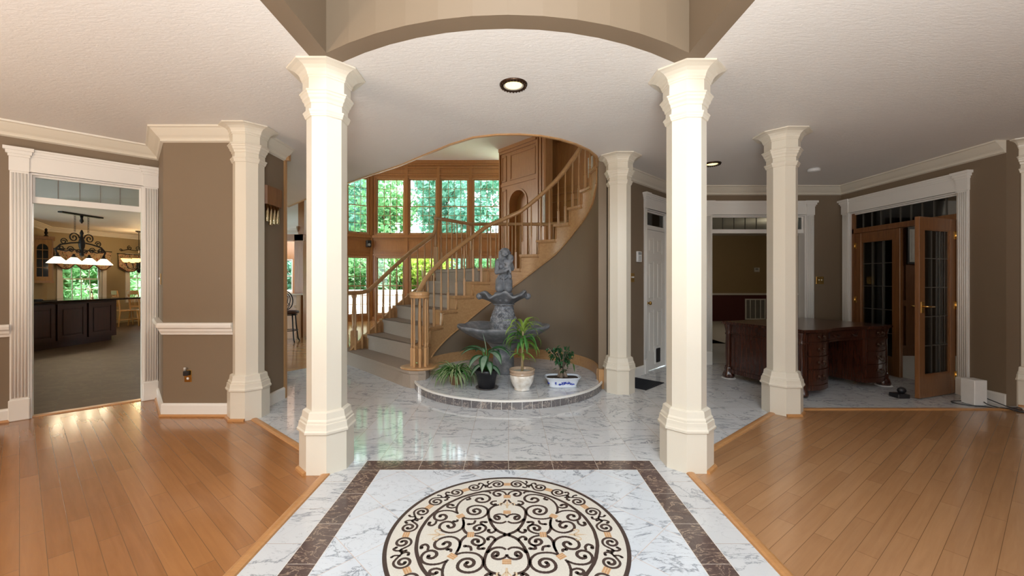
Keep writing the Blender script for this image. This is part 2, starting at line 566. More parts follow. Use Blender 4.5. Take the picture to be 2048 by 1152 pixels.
    def ball(self, c, r, seg=12, rings=8, mi=0, M=None):
        rx, ry, rz = r if isinstance(r, (tuple, list)) else (r, r, r)
        vs = [(c[0], c[1], c[2] - rz)]
        for k in range(1, rings):
            t = PI * k / rings
            for i in range(seg):
                a = 2 * PI * i / seg
                vs.append((c[0] + rx * math.sin(t) * math.cos(a), c[1] + ry * math.sin(t) * math.sin(a), c[2] - rz * math.cos(t)))
        vs.append((c[0], c[1], c[2] + rz))
        fs = []
        for i in range(seg):
            j = (i + 1) % seg
            fs.append((0, 1 + j, 1 + i))
            fs.append((len(vs) - 1, 1 + (rings - 2) * seg + i, 1 + (rings - 2) * seg + j))
        for k in range(rings - 2):
            for i in range(seg):
                j = (i + 1) % seg
                fs.append((1 + k * seg + i, 1 + k * seg + j, 1 + (k + 1) * seg + j, 1 + (k + 1) * seg + i))
        return self.add(vs, fs, mi, True, M)

    def leaf(self, p, az, length, el, droop, width, n=6, mi=0, mi2=None, edge=0.3, fold=0.25, shape=0.75):
        """a blade; the middle strip takes mi, the margins mi2"""
        p = Vector(p)
        st = length / n
        rows = []
        for k in range(n + 1):
            t = k / n
            w = width * 0.5 * max(0.03, math.sin(PI * min(1, t ** shape * 0.97 + 0.03)))
            s = Vector((-math.sin(az), math.cos(az), 0))
            up = Vector((-math.sin(el) * math.cos(az), -math.sin(el) * math.sin(az), math.cos(el)))
            rows.append([p + s * w + up * (fold * w), p + s * (w * edge), p - s * (w * edge), p - s * w + up * (fold * w)])
            p = p + Vector((math.cos(el) * math.cos(az), math.cos(el) * math.sin(az), math.sin(el))) * st
            el -= droop / n
        vs = [q for r_ in rows for q in r_]
        for c_, m_ in ((0, mi2 if mi2 is not None else mi), (1, mi), (2, mi2 if mi2 is not None else mi)):
            self.add(vs, [(k * 4 + c_, k * 4 + c_ + 1, k * 4 + c_ + 5, k * 4 + c_ + 4) for k in range(n)], m_, True)
        return self

    def build(self, name, mats, parent=None):
        me = bpy.data.meshes.new(name)
        if parent is not None:
            W = world_of(parent).inverted()
            vs = [W @ p for p in self.v]
        else:
            vs = self.v
        me.from_pydata([tuple(p) for p in vs], [], self.f)
        for m_ in (mats if isinstance(mats, (list, tuple)) else [mats]):
            me.materials.append(m_)
        me.polygons.foreach_set('material_index', self.mi)
        me.polygons.foreach_set('use_smooth', self.sm)
        me.update()
        o = bpy.data.objects.new(name, me)
        COL.objects.link(o)
        if parent is not None:
            o.parent = parent
        return o


def world_of(o):
    M = Matrix.LocRotScale(o.location, o.rotation_euler, o.scale)
    return world_of(o.parent) @ M if o.parent else M


def thing(name, label, cat, loc=(0, 0, 0), rz=0.0, group=None):
    o = bpy.data.objects.new(name, None)
    o.empty_display_size = 0.1
    COL.objects.link(o)
    o.location = loc
    o.rotation_euler = (0, 0, rz)
    return tag(o, label, cat, group)


def tag(o, label, cat, group=None, kind='thing'):
    o['label'] = label
    o['category'] = cat
    o['kind'] = kind
    if group:
        o['group'] = group
    return o


def struct(o, label=None, cat=None):
    o['kind'] = 'structure'
    if label:
        o['label'] = label
    if cat:
        o['category'] = cat
    return o


def sroot(name, loc, rz=0.0, label=None, cat=None):
    o = bpy.data.objects.new(name, None)
    COL.objects.link(o)
    o.location = loc
    o.rotation_euler = (0, 0, rz)
    return struct(o, label, cat)


def frame(p, u, z=0.0):
    """local x along u (left to right as seen), local y into the wall, z up"""
    return Matrix.Translation((p[0], p[1], z)) @ Matrix.Rotation(math.atan2(u[1], u[0]), 4, 'Z')


def unit(a, b_):
    d = Vector((b_[0] - a[0], b_[1] - a[1]))
    L = d.length
    return (d.x / L, d.y / L), L


def wall(name, p0, p1, th, z0, z1, mat, openings=(), label=None):
    u, L = unit(p0, p1)
    mb = MB(frame(p0, u))
    xs = sorted({0.0, L} | {x for o_ in openings for x in o_[:2]})
    for a, b_ in zip(xs, xs[1:]):
        if b_ - a < 1e-6:
            continue
        mid = (a + b_) / 2
        holes = sorted([(o_[2], o_[3]) for o_ in openings if o_[0] <= mid <= o_[1]])
        z = z0
        for h0, h1 in holes:
            if h0 > z:
                mb.box(a, b_, 0, th, z, h0)
            z = h1
        if z < z1:
            mb.box(a, b_, 0, th, z, z1)
    return struct(mb.build(name, mat), label)


CROWN = [(0, 2.743), (0.115, 2.743), (0.112, 2.728), (0.098, 2.722), (0.080, 2.700), (0.052, 2.668), (0.030, 2.648), (0.022, 2.634), (0.022, 2.622), (0, 2.612)]
BASEB = [(0, 0), (0.018, 0), (0.018, 0.105), (0.012, 0.120), (0.0, 0.124)]
SHOE = [(0.0, 0.0), (0.034, 0.0), (0.034, 0.008), (0.028, 0.018), (0.018, 0.022), (0.0, 0.022)]
CHAIR = [(0, 0.775), (0.016, 0.780), (0.020, 0.800), (0.030, 0.812), (0.034, 0.835), (0.050, 0.848), (0.054, 0.872), (0.046, 0.882), (0.046, 0.893), (0, 0.893)]
TMOLD = [(-0.028, 0.0), (0.028, 0.0), (0.024, 0.009), (0.010, 0.013), (-0.010, 0.013), (-0.024, 0.009)]


def strip(name, path, prof, mat, label=None, parent=None, closed=False):
    mb = MB()
    mb.sweep(path, prof, closed=closed)
    o = mb.build(name, mat, parent)
    return struct(o, label) if parent is None else o


# ------------------------------------------------------------------ door surrounds
def surround(root, M, a, b_, zt=2.03, zh=2.31, ztop=2.52, mat=None, cw=0.115, panes=5, muntin=None, jamb=0.14, transom=True):
    """fluted pilasters, plinths, corner caps, header and a leaded transom round the opening a..b"""
    mat = mat or WHITE
    for x0, x1 in ((a - cw, a), (b_, b_ + cw)):
        mb = MB(M)
        mb.box(x0, x1, -0.016, 0.0, 0.19, zh + 0.02)
        k = 5
        w = (x1 - x0 - 0.012) / k
        for i in range(k):
            c0 = x0 + 0.006 + i * w
            mb.lathe([(w * 0.43, 0.21), (w * 0.43, zh - 0.02)], 10, (c0 + w / 2, -0.014, 0), smooth=True)
        mb.build('pilaster', mat, root)
        MB(M).bbox(x0 - 0.008, x1 + 0.008, -0.032, 0.0, 0.0, 0.195, 0.006).build('plinth_block', mat, root)
        mb = MB(M)
        mb.box(x0 - 0.004, x1 + 0.004, -0.03, 0, zh - 0.005, ztop - 0.045)
        for q, (d0, z0_, z1_) in enumerate(((0.010, ztop - 0.085, ztop - 0.06), (0.022, ztop - 0.06, ztop - 0.03), (0.036, ztop - 0.03, ztop))):
            mb.box(x0 - d0, x1 + d0, -0.03 - d0, 0, z0_, z1_)
        mb.build('corner_cap', mat, root)
    mb = MB(M)
    mb.box(a, b_, -0.02, 0, zh, ztop - 0.02)
    mb.box(a, b_, -0.026, 0, zh, zh + 0.018)
    mb.sweep_local = None
    for d0, z0_, z1_ in ((0.028, ztop - 0.065, ztop - 0.045), (0.038, ztop - 0.045, ztop - 0.02), (0.050, ztop - 0.02, ztop - 0.002)):
        mb.box(a, b_, -d0, 0, z0_, z1_)
    mb.build('header', mat, root)
    mb = MB(M)
    mb.box(a, a + 0.018, 0.0, jamb, 0, zh)
    mb.box(b_ - 0.018, b_, 0.0, jamb, 0, zh)
    mb.box(a + 0.018, b_ - 0.018, 0.0, jamb, zh - 0.018, zh)
    mb.build('jamb', mat, root)
    if transom:
        mb = MB(M)
        mb.box(a + 0.018, b_ - 0.018, 0.03, 0.085, zt, zt + 0.06)
        mb.box(a + 0.018, b_ - 0.018, 0.04, 0.075, zh - 0.035, zh - 0.018)
        mb.box(a + 0.018, a + 0.035, 0.04, 0.075, zt + 0.06, zh - 0.035)
        mb.box(b_ - 0.035, b_ - 0.018, 0.04, 0.075, zt + 0.06, zh - 0.035)
        mb.build('transom_frame', mat, root)
        x0, x1 = a + 0.035, b_ - 0.035
        MB(M).box(x0, x1, 0.055, 0.059, zt + 0.06, zh - 0.035).build('transom_pane', DARKGLASS, root)
        if panes > 1:
            mb = MB(M)
            for i in range(1, panes):
                x = x0 + (x1 - x0) * i / panes
                mb.box(x - 0.004, x + 0.004, 0.050, 0.064, zt + 0.06, zh - 0.035)
            mb.build('transom_came', muntin or LEAD, root)


def panel_leaf(root, M, w, h, mat, t=0.036, name='door_slab'):
    """six-panel door leaf: x 0..w, y 0..t"""
    mb = MB(M)
    mb.box(0, w, 0.006, t - 0.006, 0, h)
    st = 0.105
    rows = [(0.24, 0.86), (1.00, 1.56), (1.68, 1.90)]
    zs = [0] + [z for r_ in rows for z in r_] + [h]
    for y0, y1 in ((0, 0.008), (t - 0.008, t)):
        mb.box(0, st, y0, y1, 0, h)
        mb.box(w - st, w, y0, y1, 0, h)
        mb.box(w / 2 - 0.05, w / 2 + 0.05, y0, y1, 0, h)
        for i in range(0, len(zs), 2):
            mb.box(st, w / 2 - 0.05, y0, y1, zs[i], zs[i + 1])
            mb.box(w / 2 + 0.05, w - st, y0, y1, zs[i], zs[i + 1])
    for z0, z1 in rows:
        for x0, x1 in ((st, w / 2 - 0.05), (w / 2 + 0.05, w - st)):
            mb.bbox(x0 + 0.03, x1 - 0.03, -0.001, t + 0.001, z0 + 0.03, z1 - 0.03, 0.006)
    return mb.build(name, mat, root)


def glazed_leaf(root, M, w, h, mat, t=0.042, cols=3, rows=5, hinge='right', handle_side='left'):
    """stile-and-rail glass door leaf with bars, lever handles and hinges"""
    mb = MB(M)
    st = 0.105
    mb.bbox(0, st, 0, t, 0, h, 0.004)
    mb.bbox(w - st, w, 0, t, 0, h, 0.004)
    mb.box(st, w - st, 0.002, t - 0.002, 0, 0.24)
    mb.box(st, w - st, 0.002, t - 0.002, h - 0.13, h)
    x0, x1, z0, z1 = st, w - st, 0.24, h - 0.13
    for a0, a1, c0, c1 in ((x0, x0 + 0.014, z0, z1), (x1 - 0.014, x1, z0, z1), (x0 + 0.014, x1 - 0.014, z0, z0 + 0.014), (x0 + 0.014, x1 - 0.014, z1 - 0.014, z1)):
        mb.box(a0, a1, 0.008, t - 0.008, c0, c1)
    lf = mb.build('door_leaf', mat, root)
    mb = MB(M)
    for i in range(1, cols):
        x = x0 + (x1 - x0) * i / cols
        mb.box(x - 0.004, x + 0.004, t / 2 - 0.006, t / 2 + 0.006, z0, z1)
    for i in range(1, rows):
        z = z0 + (z1 - z0) * i / rows
        mb.box(x0, x1, t / 2 - 0.006, t / 2 + 0.006, z - 0.004, z + 0.004)
    mb.build('glazing_bar', LEAD, lf)
    MB(M).box(x0, x1, t / 2 - 0.003, t / 2 + 0.003, z0, z1).build('glass_pane', DARKGLASS, lf)
    if handle_side:
        hx = 0.055 if handle_side == 'left' else w - 0.055
        sg = 1 if handle_side == 'left' else -1
        mb = MB(M)
        for s, y in ((-1, 0.0), (1, t)):
            mb.box(hx - 0.022, hx + 0.022, min(y, y + s * 0.006), max(y, y + s * 0.006), 0.93, 1.05)
            mb.tube([(hx, y, 1.0), (hx, y + s * 0.045, 1.0), (hx + sg * 0.015, y + s * 0.05, 1.0), (hx + sg * 0.11, y + s * 0.05, 0.998)], 0.009, 8)
        mb.build('lever_handle', BRASS, lf)
    hx = w if hinge == 'right' else 0
    mb = MB(M)
    for z in (0.2, 1.0, 1.8):
        mb.lathe([(0.008, z - 0.045), (0.008, z + 0.045)], 8, (hx, -0.004, 0))
        mb.box(hx - 0.03, hx + 0.03, -0.002, 0.001, z - 0.045, z + 0.045)
    mb.build('hinge', BRASS, lf)
    return lf


def window(name, M, x0, x1, z0, z1, cols, rows, mat, bars=None, y0=0.0, depth=0.10, sash=True, lock=True, lab=None, mid=0.5):
    """double-hung window in an opening of the wall whose frame is M"""
    root = sroot(name, tuple((M @ Vector((x0, 0, z0)))), 0, lab)
    fw = 0.035
    mb = MB(M)
    mb.box(x0, x0 + fw, y0, y0 + depth, z0, z1)
    mb.box(x1 - fw, x1, y0, y0 + depth, z0, z1)
    mb.box(x0 + fw, x1 - fw, y0, y0 + depth, z0, z0 + fw)
    mb.box(x0 + fw, x1 - fw, y0, y0 + depth, z1 - fw, z1)
    mb.build('window_frame', mat, root)
    a, b_, c, d = x0 + fw, x1 - fw, z0 + fw, z1 - fw
    zm = c + (d - c) * mid
    s = 0.028
    yy = y0 + depth * 0.5
    for k, (za, zb, yo) in enumerate(((c, zm + 0.012, -0.012), (zm - 0.012, d, 0.012))):
        mb = MB(M)
        mb.box(a, a + s, yy + yo - 0.012, yy + yo + 0.012, za, zb)
        mb.box(b_ - s, b_, yy + yo - 0.012, yy + yo + 0.012, za, zb)
        mb.box(a + s, b_ - s, yy + yo - 0.012, yy + yo + 0.012, za, za + s)
        mb.box(a + s, b_ - s, yy + yo - 0.012, yy + yo + 0.012, zb - s, zb)
        sh = mb.build('sash', mat, root)
        mb = MB(M)
        r_ = rows // 2
        for i in range(1, cols):
            x = a + s + (b_ - a - 2 * s) * i / cols
            mb.box(x - 0.0075, x + 0.0075, yy + yo - 0.008, yy + yo + 0.008, za + s, zb - s)
        for i in range(1, r_):
            z = za + s + (zb - za - 2 * s) * i / r_
            mb.box(a + s, b_ - s, yy + yo - 0.0075, yy + yo + 0.0075, z - 0.0075, z + 0.0075)
        mb.build('muntin', bars or mat, sh)
        MB(M).box(a + s, b_ - s, yy + yo - 0.002, yy + yo + 0.002, za + s, zb - s).build('glass_pane', GLASS, sh)
    if lock:
        MB(M).bbox((a + b_) / 2 - 0.035, (a + b_) / 2 + 0.035, y0 - 0.02, y0 + 0.01, z0 + 0.028, z0 + 0.05, 0.004).build('sash_handle', BRONZE, root)
    return root


# ------------------------------------------------------------------ floors
def floor_poly(name, poly, mat, z=0.0, th=0.12, label=None):
    mb = MB()
    mb.prism(poly, z - th, z)
    return struct(mb.build(name, mat), label)


BX, BI, BO = 1.22, 0.877, 1.013     # half widths: marble walk, inner and outer edge of the dark band
BTI, BTO = 2.783, 2.927             # the same for the band across the end
floor_poly('floor_wood_left', [(-1.22, -3.2), (-1.22, 2.78), (-1.28, 2.86), (-2.5, 3.91), (-2.475, 3.99), (-3.3, 3.99), (-3.84, 4.52), (-3.92, 4.52), (-7.6, 0.86), (-7.6, -3.2)], WOODFLOOR_L, label='maple plank floor left of the marble walk')
floor_poly('floor_wood_right', [(1.22, -3.2), (7.6, -3.2), (7.6, 4.27), (5.3, 4.27), (5.3, 4.09), (2.71, 4.09), (1.27, 2.88), (1.22, 2.80)], WOODFLOOR_R, label='maple plank floor right of the marble walk')
mb = MB()
for s in (-1, 1):
    mb.prism([(s * BO, -3.2), (s * BX, -3.2), (s * BX, BTO), (s * BO, BTO)], -0.12, 0)
mb.prism([(-1.22, BTO), (1.22, BTO), (1.31, 2.915), (2.71, 4.09), (5.3, 4.09), (5.3, 6.42), (2.6, 6.42), (1.2, 5.2), (1.5, 7.5), (-1.6, 7.5), (-2.2, 7.15), (-3.2, 5.745), (-3.7, 5.05), (-3.7, 4.5), (-2.5, 4.4), (-2.5, 3.91), (-1.32, 2.90)], -0.12, 0)
struct(mb.build('floor_marble', MARBLE), 'white marble tile floor of the foyer')
mb = MB()
mb.box(-BI, BI, -3.2, BTI, -0.12, 0)
struct(mb.build('floor_marble_diagonal', MARBLE45), 'white marble laid diagonally round the medallion')
mb = MB()
for s in (-1, 1):
    mb.prism([(s * BI, -3.2), (s * BO, -3.2), (s * BO, BTO), (s * BI, BTO)], -0.12, 0)
struct(mb.build('floor_marble_border', DARKMARBLE_SIDE), 'dark brown marble bands along the sides of the marble walk')
mb = MB()
mb.box(-BI, BI, BTI, BTO, -0.12, 0)
struct(mb.build('floor_marble_border_end', DARKMARBLE_END), 'dark brown marble band across the end of the walk')
mb = MB()
for s in (-1, 1):
    for x in (BI, BO):
        mb.box(s * x - 0.0013, s * x + 0.0013, -3.2, BTI if x == BI else BTO, 0, 0.0006)
for x, y in ((BI, BTI), (BO, BTO)):
    mb.box(-x, x, y - 0.0013, y + 0.0013, 0, 0.0006)
struct(mb.build('floor_grout_line', GROUT), 'pale grout lines edging the dark marble band')
floor_poly('floor_family_room', [(-3.2, 5.745), (-2.2, 7.15), (-1.6, 7.5), (1.5, 7.5), (2.2, 8.4), (4.5, 8.4), (4.5, 14.0), (-8.6, 14.0), (-8.6, 9.6), (-5.2, 6.6), (-3.7, 5.05)], OAKFLOOR, label='oak plank floor of the family room')
floor_poly('floor_kitchen', [(-3.92, 4.52), (-3.7, 4.5), (-3.7, 5.05), (-5.2, 6.6), (-8.6, 9.6), (-8.6, 14.0), (-14, 14), (-14, 6), (-7.6, 0.86)], KTILE, label='brown tile floor of the kitchen')
floor_poly('floor_back_room', [(2.4, 6.42), (5.2, 6.42), (5.2, 7.1), (11, 7.1), (11, 13.3), (2.4, 13.3)], PALECARPET, label='pale carpet of the room behind the desk')
floor_poly('floor_office', [(5.3, 3.9), (9, 3.9), (9, 7.1), (5.2, 7.1), (5.2, 6.42), (5.3, 6.42)], PALECARPET, label='pale carpet of the panelled office')

strip('trim_1', [(-1.218, -3.2), (-1.218, 2.76)], TMOLD, TRIMWOOD, 'oak strip between left planks and marble walk')
strip('trim_2', [(1.218, -3.2), (1.218, 2.78)], TMOLD, TRIMWOOD, 'oak strip between right planks and marble walk')
strip('trim_3', [(-1.43, 2.995), (-2.37, 3.80)], TMOLD, TRIMWOOD, 'oak strip between the two left columns')
strip('trim_4', [(1.42, 3.005), (2.58, 3.98), ], TMOLD, TRIMWOOD, 'oak strip between two right columns')
strip('trim_5', [(2.88, 4.095), (5.14, 4.095)], TMOLD, TRIMWOOD, 'oak strip running to the far right column')
strip('trim_6', [(-4.53, 3.86), (-3.98, 4.41)], [(-0.05, 0), (0.03, 0), (0.025, 0.010), (-0.045, 0.010)], TRIMWOOD, 'oak threshold of the kitchen doorway')

# ------------------------------------------------------------------ ceilings
arc = []
for i in range(13):
    x = -1.165 + 2.32 * i / 12
    s = (x + 0.005) / 1.16
    arc.append((x, 2.226 + 0.376 * s * s))
edge = [(1.17, 5.60), (1.175, 5.30), (1.12, 4.98), (1.03, 4.72), (0.90, 4.50), (0.72, 4.30), (0.53, 4.15), (0.32, 4.05), (0.10, 4.01), (-0.12, 4.02), (-0.36, 4.10), (-0.62, 4.31), (-0.95, 4.65), (-1.36, 5.09), (-1.90, 5.57), (-2.45, 6.08), (-3.40, 7.00), (-4.31, 7.95)]
outline = [(-7.6, -3.2), (7.6, -3.2), (7.6, 5.0), (9.0, 5.0), (9.0, 7.1), (11, 7.1), (11, 13.4), (2.3, 13.4), (2.3, 6.6), (1.12, 5.75)] + edge + [(-4.36, 7.74), (-5.7, 7.9), (-5.9, 9.9), (-8.6, 9.9), (-8.6, 14), (-14, 14), (-14, 5), (-7.6, 2)]
hole = [(-1.165, -3.1)] + arc + [(1.155, -3.1)]
pts = [Vector((x, y, 0)) for x, y in outline]
hp = [Vector((x, y, 0)) for x, y in hole[::-1]]
tr = tessellate_polygon([pts, hp])
allp = outline + hole[::-1]
mb = MB()
CT = 0.28
n_ = len(allp)
vs = [(x, y, CEIL) for x, y in allp] + [(x, y, CEIL + CT) for x, y in allp]
fs = []
for t in tr:
    p = [Vector(allp[i]) for i in t]
    up = (p[1] - p[0]).cross(p[2] - p[0]) > 0
    t = tuple(t)
    fs.append(t[::-1] if up else t)
    fs.append(tuple(i + n_ for i in (t if up else t[::-1])))
for ring in (list(range(len(outline))), list(range(len(outline), n_))):
    for i, a in enumerate(ring):
        b_ = ring[(i + 1) % len(ring)]
        fs.append((a, a + n_, b_ + n_, b_))
mb.add(vs, fs)
struct(mb.build('ceiling', CEILM), 'stippled white foyer ceiling with open well')
# brown upper walls of the open well over the entry
mb = MB()
mb.sweep([(-1.165, -3.1)] + arc + [(1.155, -3.1)], [(0.004, CEIL - 0.001), (-0.12, CEIL - 0.001), (-0.12, HIGH), (0.004, HIGH)])
struct(mb.build('wall_upper_well', TAUPE), 'brown upper walls above the entry ceiling opening')
# oak trim along the curved edge of the ceiling
mb = MB()
mb.sweep(edge, [(0.0, CEIL - 0.014), (0.026, CEIL - 0.014), (0.026, CEIL + 0.10), (0.0, CEIL + 0.10)])
mb.sweep(edge, [(0.026, CEIL - 0.012), (0.034, CEIL - 0.004), (0.034, CEIL + 0.06), (0.026, CEIL + 0.06)])
struct(mb.build('trim_7', OAKX), 'curved oak edge of the ceiling over the stair')
mb = MB()
mb.sweep(edge + [(-4.36, 7.74), (-5.7, 7.9), (-5.9, 9.9), (-8.6, 9.9)], [(-0.01, CEIL + 0.27), (-0.10, CEIL + 0.27), (-0.10, HIGH), (-0.01, HIGH)])
struct(mb.build('wall_upper_family', OLIVE), 'upper wall over the foyer ceiling edge')
mb = MB()
mb.box(-14.2, 11.2, -3.4, 14.2, HIGH, HIGH + 0.15)
struct(mb.build('ceiling_family_room', CEILM), 'high white ceiling of the family room')

# ------------------------------------------------------------------ outer shell out of sight
wall('wall_rear', (7.6, -3.2), (-7.6, -3.2), 0.15, 0, HIGH, TAUPE)
wall('wall_left', (-7.6, -3.2), (-7.6, 0.82), 0.15, 0, HIGH, TAUPE)
wall('wall_right', (7.6, 4.2), (7.6, -3.2), 0.15, 0, HIGH, TAUPE)
wall('wall_right_return', (5.275, 4.20), (7.6, 4.20), 0.15, 0, CEIL, TAUPE)
strip('baseboard_right_return', [(5.60, 4.20), (7.6, 4.20)], BASEB, WHITE)

# ------------------------------------------------------------------ left side: kitchen doorway wall and pier
dw0, dw1 = (-7.60, 0.72), (-3.84, 4.48)
uD, LD = unit(dw0, dw1)
MD = frame(dw0, uD)
sa = (-4.53 - dw0[0]) * uD[0] + (3.855 - dw0[1]) * uD[1]
sb = (-3.98 - dw0[0]) * uD[0] + (4.44 - dw0[1]) * uD[1]
wall('wall_kitchen_side', dw0, dw1, 0.14, 0, CEIL, TAUPE, [(sa, sb, 0, 2.31)], 'brown wall holding the kitchen doorway')
d1 = sroot('door_1', (*(MD @ Vector((sa, 0, 0)))[:2], 0), math.atan2(uD[1], uD[0]), 'white fluted surround of the open kitchen doorway')
surround(d1, MD, sa, sb, panes=5)
mb = MB()
mb.prism([(-3.845, 4.475), (-3.30, 3.894), (-2.475, 3.894), (-2.475, 4.50), (-2.62, 4.60), (-3.70, 4.62)], 0, CEIL)
struct(mb.build('wall_pier', TAUPE), 'brown pier between kitchen doorway and stair hall')
pier = [(-3.845, 4.475), (-3.30, 3.894), (-2.475, 3.894), (-2.475, 4.50)]
strip('trim_8', [dw0, dw1, (-3.30, 3.894), (-2.475, 3.894), (-2.475, 4.50)], CROWN, CREAM, 'crown moulding over the left walls')
pl = MD @ Vector((sa - 0.115, 0, 0))
pr_ = MD @ Vector((sb + 0.115, 0, 0))
strip('baseboard_left', [dw0, pl[:2]], BASEB, WHITE)
strip('baseboard_pier', pier, BASEB, WHITE)
strip('baseboard_shoe_left', [dw0, pl[:2]], SHOE, TRIMWOOD)
strip('baseboard_shoe_pier', [(-3.845, 4.475), (-3.30, 3.894), (-2.66, 3.894)], SHOE, TRIMWOOD)
strip('trim_9', [dw0, pl[:2]], CHAIR, WHITE, 'chair rail left of the kitchen doorway')
strip('trim_10', [(-3.845, 4.475), (-3.30, 3.894), (-2.62, 3.894)], CHAIR, WHITE, 'chair rail round the brown pier')
mb = MB()
mb.box(-2.50, -2.455, 4.485, 4.52, 0, 2.62)
mb.box(-2.50, -2.42, 4.49, 4.53, 2.62, CEIL)
struct(mb.build('trim_11', OAK), 'oak edge board at the end of the brown pier')

# ------------------------------------------------------------------ right side walls
cl0, cl1 = (1.25, 5.033), (2.50, 6.283)
uC, LC = unit(cl0, cl1)
MC = frame(cl0, uC)
ca, cb = 0.965, 1.655
wall('wall_closet', cl0, cl1, 0.12, 0, CEIL, TAUPE, [(ca, cb, 0, 2.31)], 'brown angled wall with the six-panel door')
bw0, bw1 = (2.50, 6.283), (5.13, 6.283)
MBK = frame(bw0, (1, 0))
ba, bb = 3.125 - 2.5, 4.585 - 2.5
wall('wall_back', bw0, bw1, 0.14, 0, CEIL, TAUPE, [(ba, bb, 0, 2.31)], 'brown back wall behind the desk')
rw0, rw1 = (5.13, 6.283), (5.13, 4.20)
MR = frame(rw0, (0, -1))
ra_, rb_ = 0.15, 1.635
wall('wall_office', rw0, rw1, 0.14, 0, CEIL, TAUPE, [(ra_, rb_, 0, 2.31)], 'brown wall holding the glazed oak doors')
strip('trim_12', [cl0, cl1, bw1, rw1], CROWN, CREAM, 'crown moulding over the right walls')
d2 = sroot('door_2', (*(MC @ Vector((ca, 0, 0)))[:2], 0), R(45), 'white six-panel door with a cat flap and brass knob')
surround(d2, MC, ca, cb, panes=1, cw=0.075)
Mq = MC @ Matrix.Translation((ca + 0.020, 0.03, 0.012))
slab = panel_leaf(d2, Mq, cb - ca - 0.04, 2.01, WHITE)
mb = MB(Mq)
mb.lathe([(0.028, 0), (0.028, 0.006), (0.012, 0.010), (0.010, 0.03), (0.024, 0.042), (0.028, 0.055), (0.022, 0.066), (0.004, 0.070)], 16, M=Matrix.Translation((0.06, 0, 0.965)) @ Matrix.Rotation(R(90), 4, 'X'))
mb.box(-0.012, 0.012, -0.003, 0.003, 0.93, 1.0)
mb.build('door_knob', BRASS, slab)
mb = MB(Mq)
mb.bbox(0.29, 0.47, -0.014, 0.0, 0.06, 0.33, 0.006)
mb.build('cat_flap_frame', WHITE, slab)
MB(Mq).bbox(0.318, 0.442, -0.018, -0.012, 0.085, 0.29, 0.01).build('cat_flap', BLACK, slab)
d3 = sroot('door_3', (3.125, 6.283, 0), 0, 'white fluted surround of the wide back doorway')
surround(d3, MBK, ba, bb, panes=8)
# two white leaves standing open into the back room
Ml = Matrix.Translation((bb + 2.5 - 0.02, 6.44, 0.012)) @ Matrix.Rotation(R(88), 4, 'Z')
lf = panel_leaf(d3, Ml, 0.70, 2.0, WHITE, name='open_door_leaf')
mb = MB(Ml)
for z in (0.2, 1.0, 1.8):
    mb.box(-0.006, 0.002, 0.0, 0.036, z - 0.05, z + 0.05)
mb.build('hinge', BRONZE, lf)
d4 = sroot('door_4', (5.13, 6.133, 0), R(-90), 'pair of glazed oak office doors in a white fluted surround')
surround(d4, MR, ra_, rb_, panes=10, zt=2.0)
mb = MB(MR)
mb.box(ra_ + 0.018, rb_ - 0.018, 0.02, 0.10, 1.995, 2.065)
mb.box(ra_ + 0.018, ra_ + 0.05, 0.02, 0.10, 0, 2.30)
mb.build('oak_jamb', DOOROAK, d4)
glazed_leaf(d4, MR @ Matrix.Translation((ra_ + 0.05, 0.04, 0.012)), 0.70, 1.98, DOOROAK, hinge='left', handle_side=None)
hp_ = Vector((5.10, 4.655))
fe = Vector((4.455, 4.418))
uF, LF = unit(fe, hp_)
glazed_leaf(d4, frame(fe, uF) @ Matrix.Translation((0, 0, 0.012)), 0.70, 1.98, DOOROAK, hinge='right', handle_side='left')
q1 = MC @ Vector((ca - 0.085, 0, 0))
strip('baseboard_closet', [cl0, q1[:2]], BASEB, WHITE)
strip('baseboard_office', [(5.13, 4.53), (5.13, 4.20)], BASEB, WHITE)
strip('baseboard_back', [(4.71, 6.283), (5.13, 6.283)], BASEB, WHITE)

# ------------------------------------------------------------------ dim rooms behind
wall('wall_back_room_far', (2.4, 13.1), (11, 13.1), 0.12, 0.90, CEIL, TAN)
wall('wall_back_room_dado', (2.4, 13.1), (11, 13.1), 0.12, 0.0, 0.84, MAROON)
mb = MB()
mb.box(2.4, 11, 13.06, 13.22, 0.84, 0.90)
struct(mb.build('trim_13', WHITE), 'white chair rail in the dim back room')
wall('wall_back_room_right', (11, 13.1), (11, 7.1), 0.12, 0, CEIL, TAN)
wall('wall_back_room_left', (2.4, 6.45), (2.4, 13.1), 0.12, 0, CEIL, TAN)
wall('wall_back_room_near', (11, 7.22), (5.27, 7.22), 0.10, 0, CEIL, TAN)
wall('wall_office_far', (5.27, 7.05), (9, 7.05), 0.10, 0, CEIL, DARKPAN)
wall('wall_office_right', (9, 7.05), (9, 3.9), 0.10, 0, CEIL, DARKPAN)
wall('wall_office_near', (9, 4.36), (5.27, 4.36), 0.10, 0, CEIL, DARKPAN)
mb = MB()
for x in (5.5, 6.2, 6.9, 7.6, 8.3):
    mb.box(x - 0.05, x + 0.05, 7.025, 7.05, 0.0, 2.6)
for z0, z1 in ((0, 0.18), (0.86, 0.96), (2.45, 2.60)):
    mb.box(5.3, 9, 7.02, 7.05, z0, z1)
struct(mb.build('trim_14', DARKPAN), 'panel mouldings of the dark office wall')

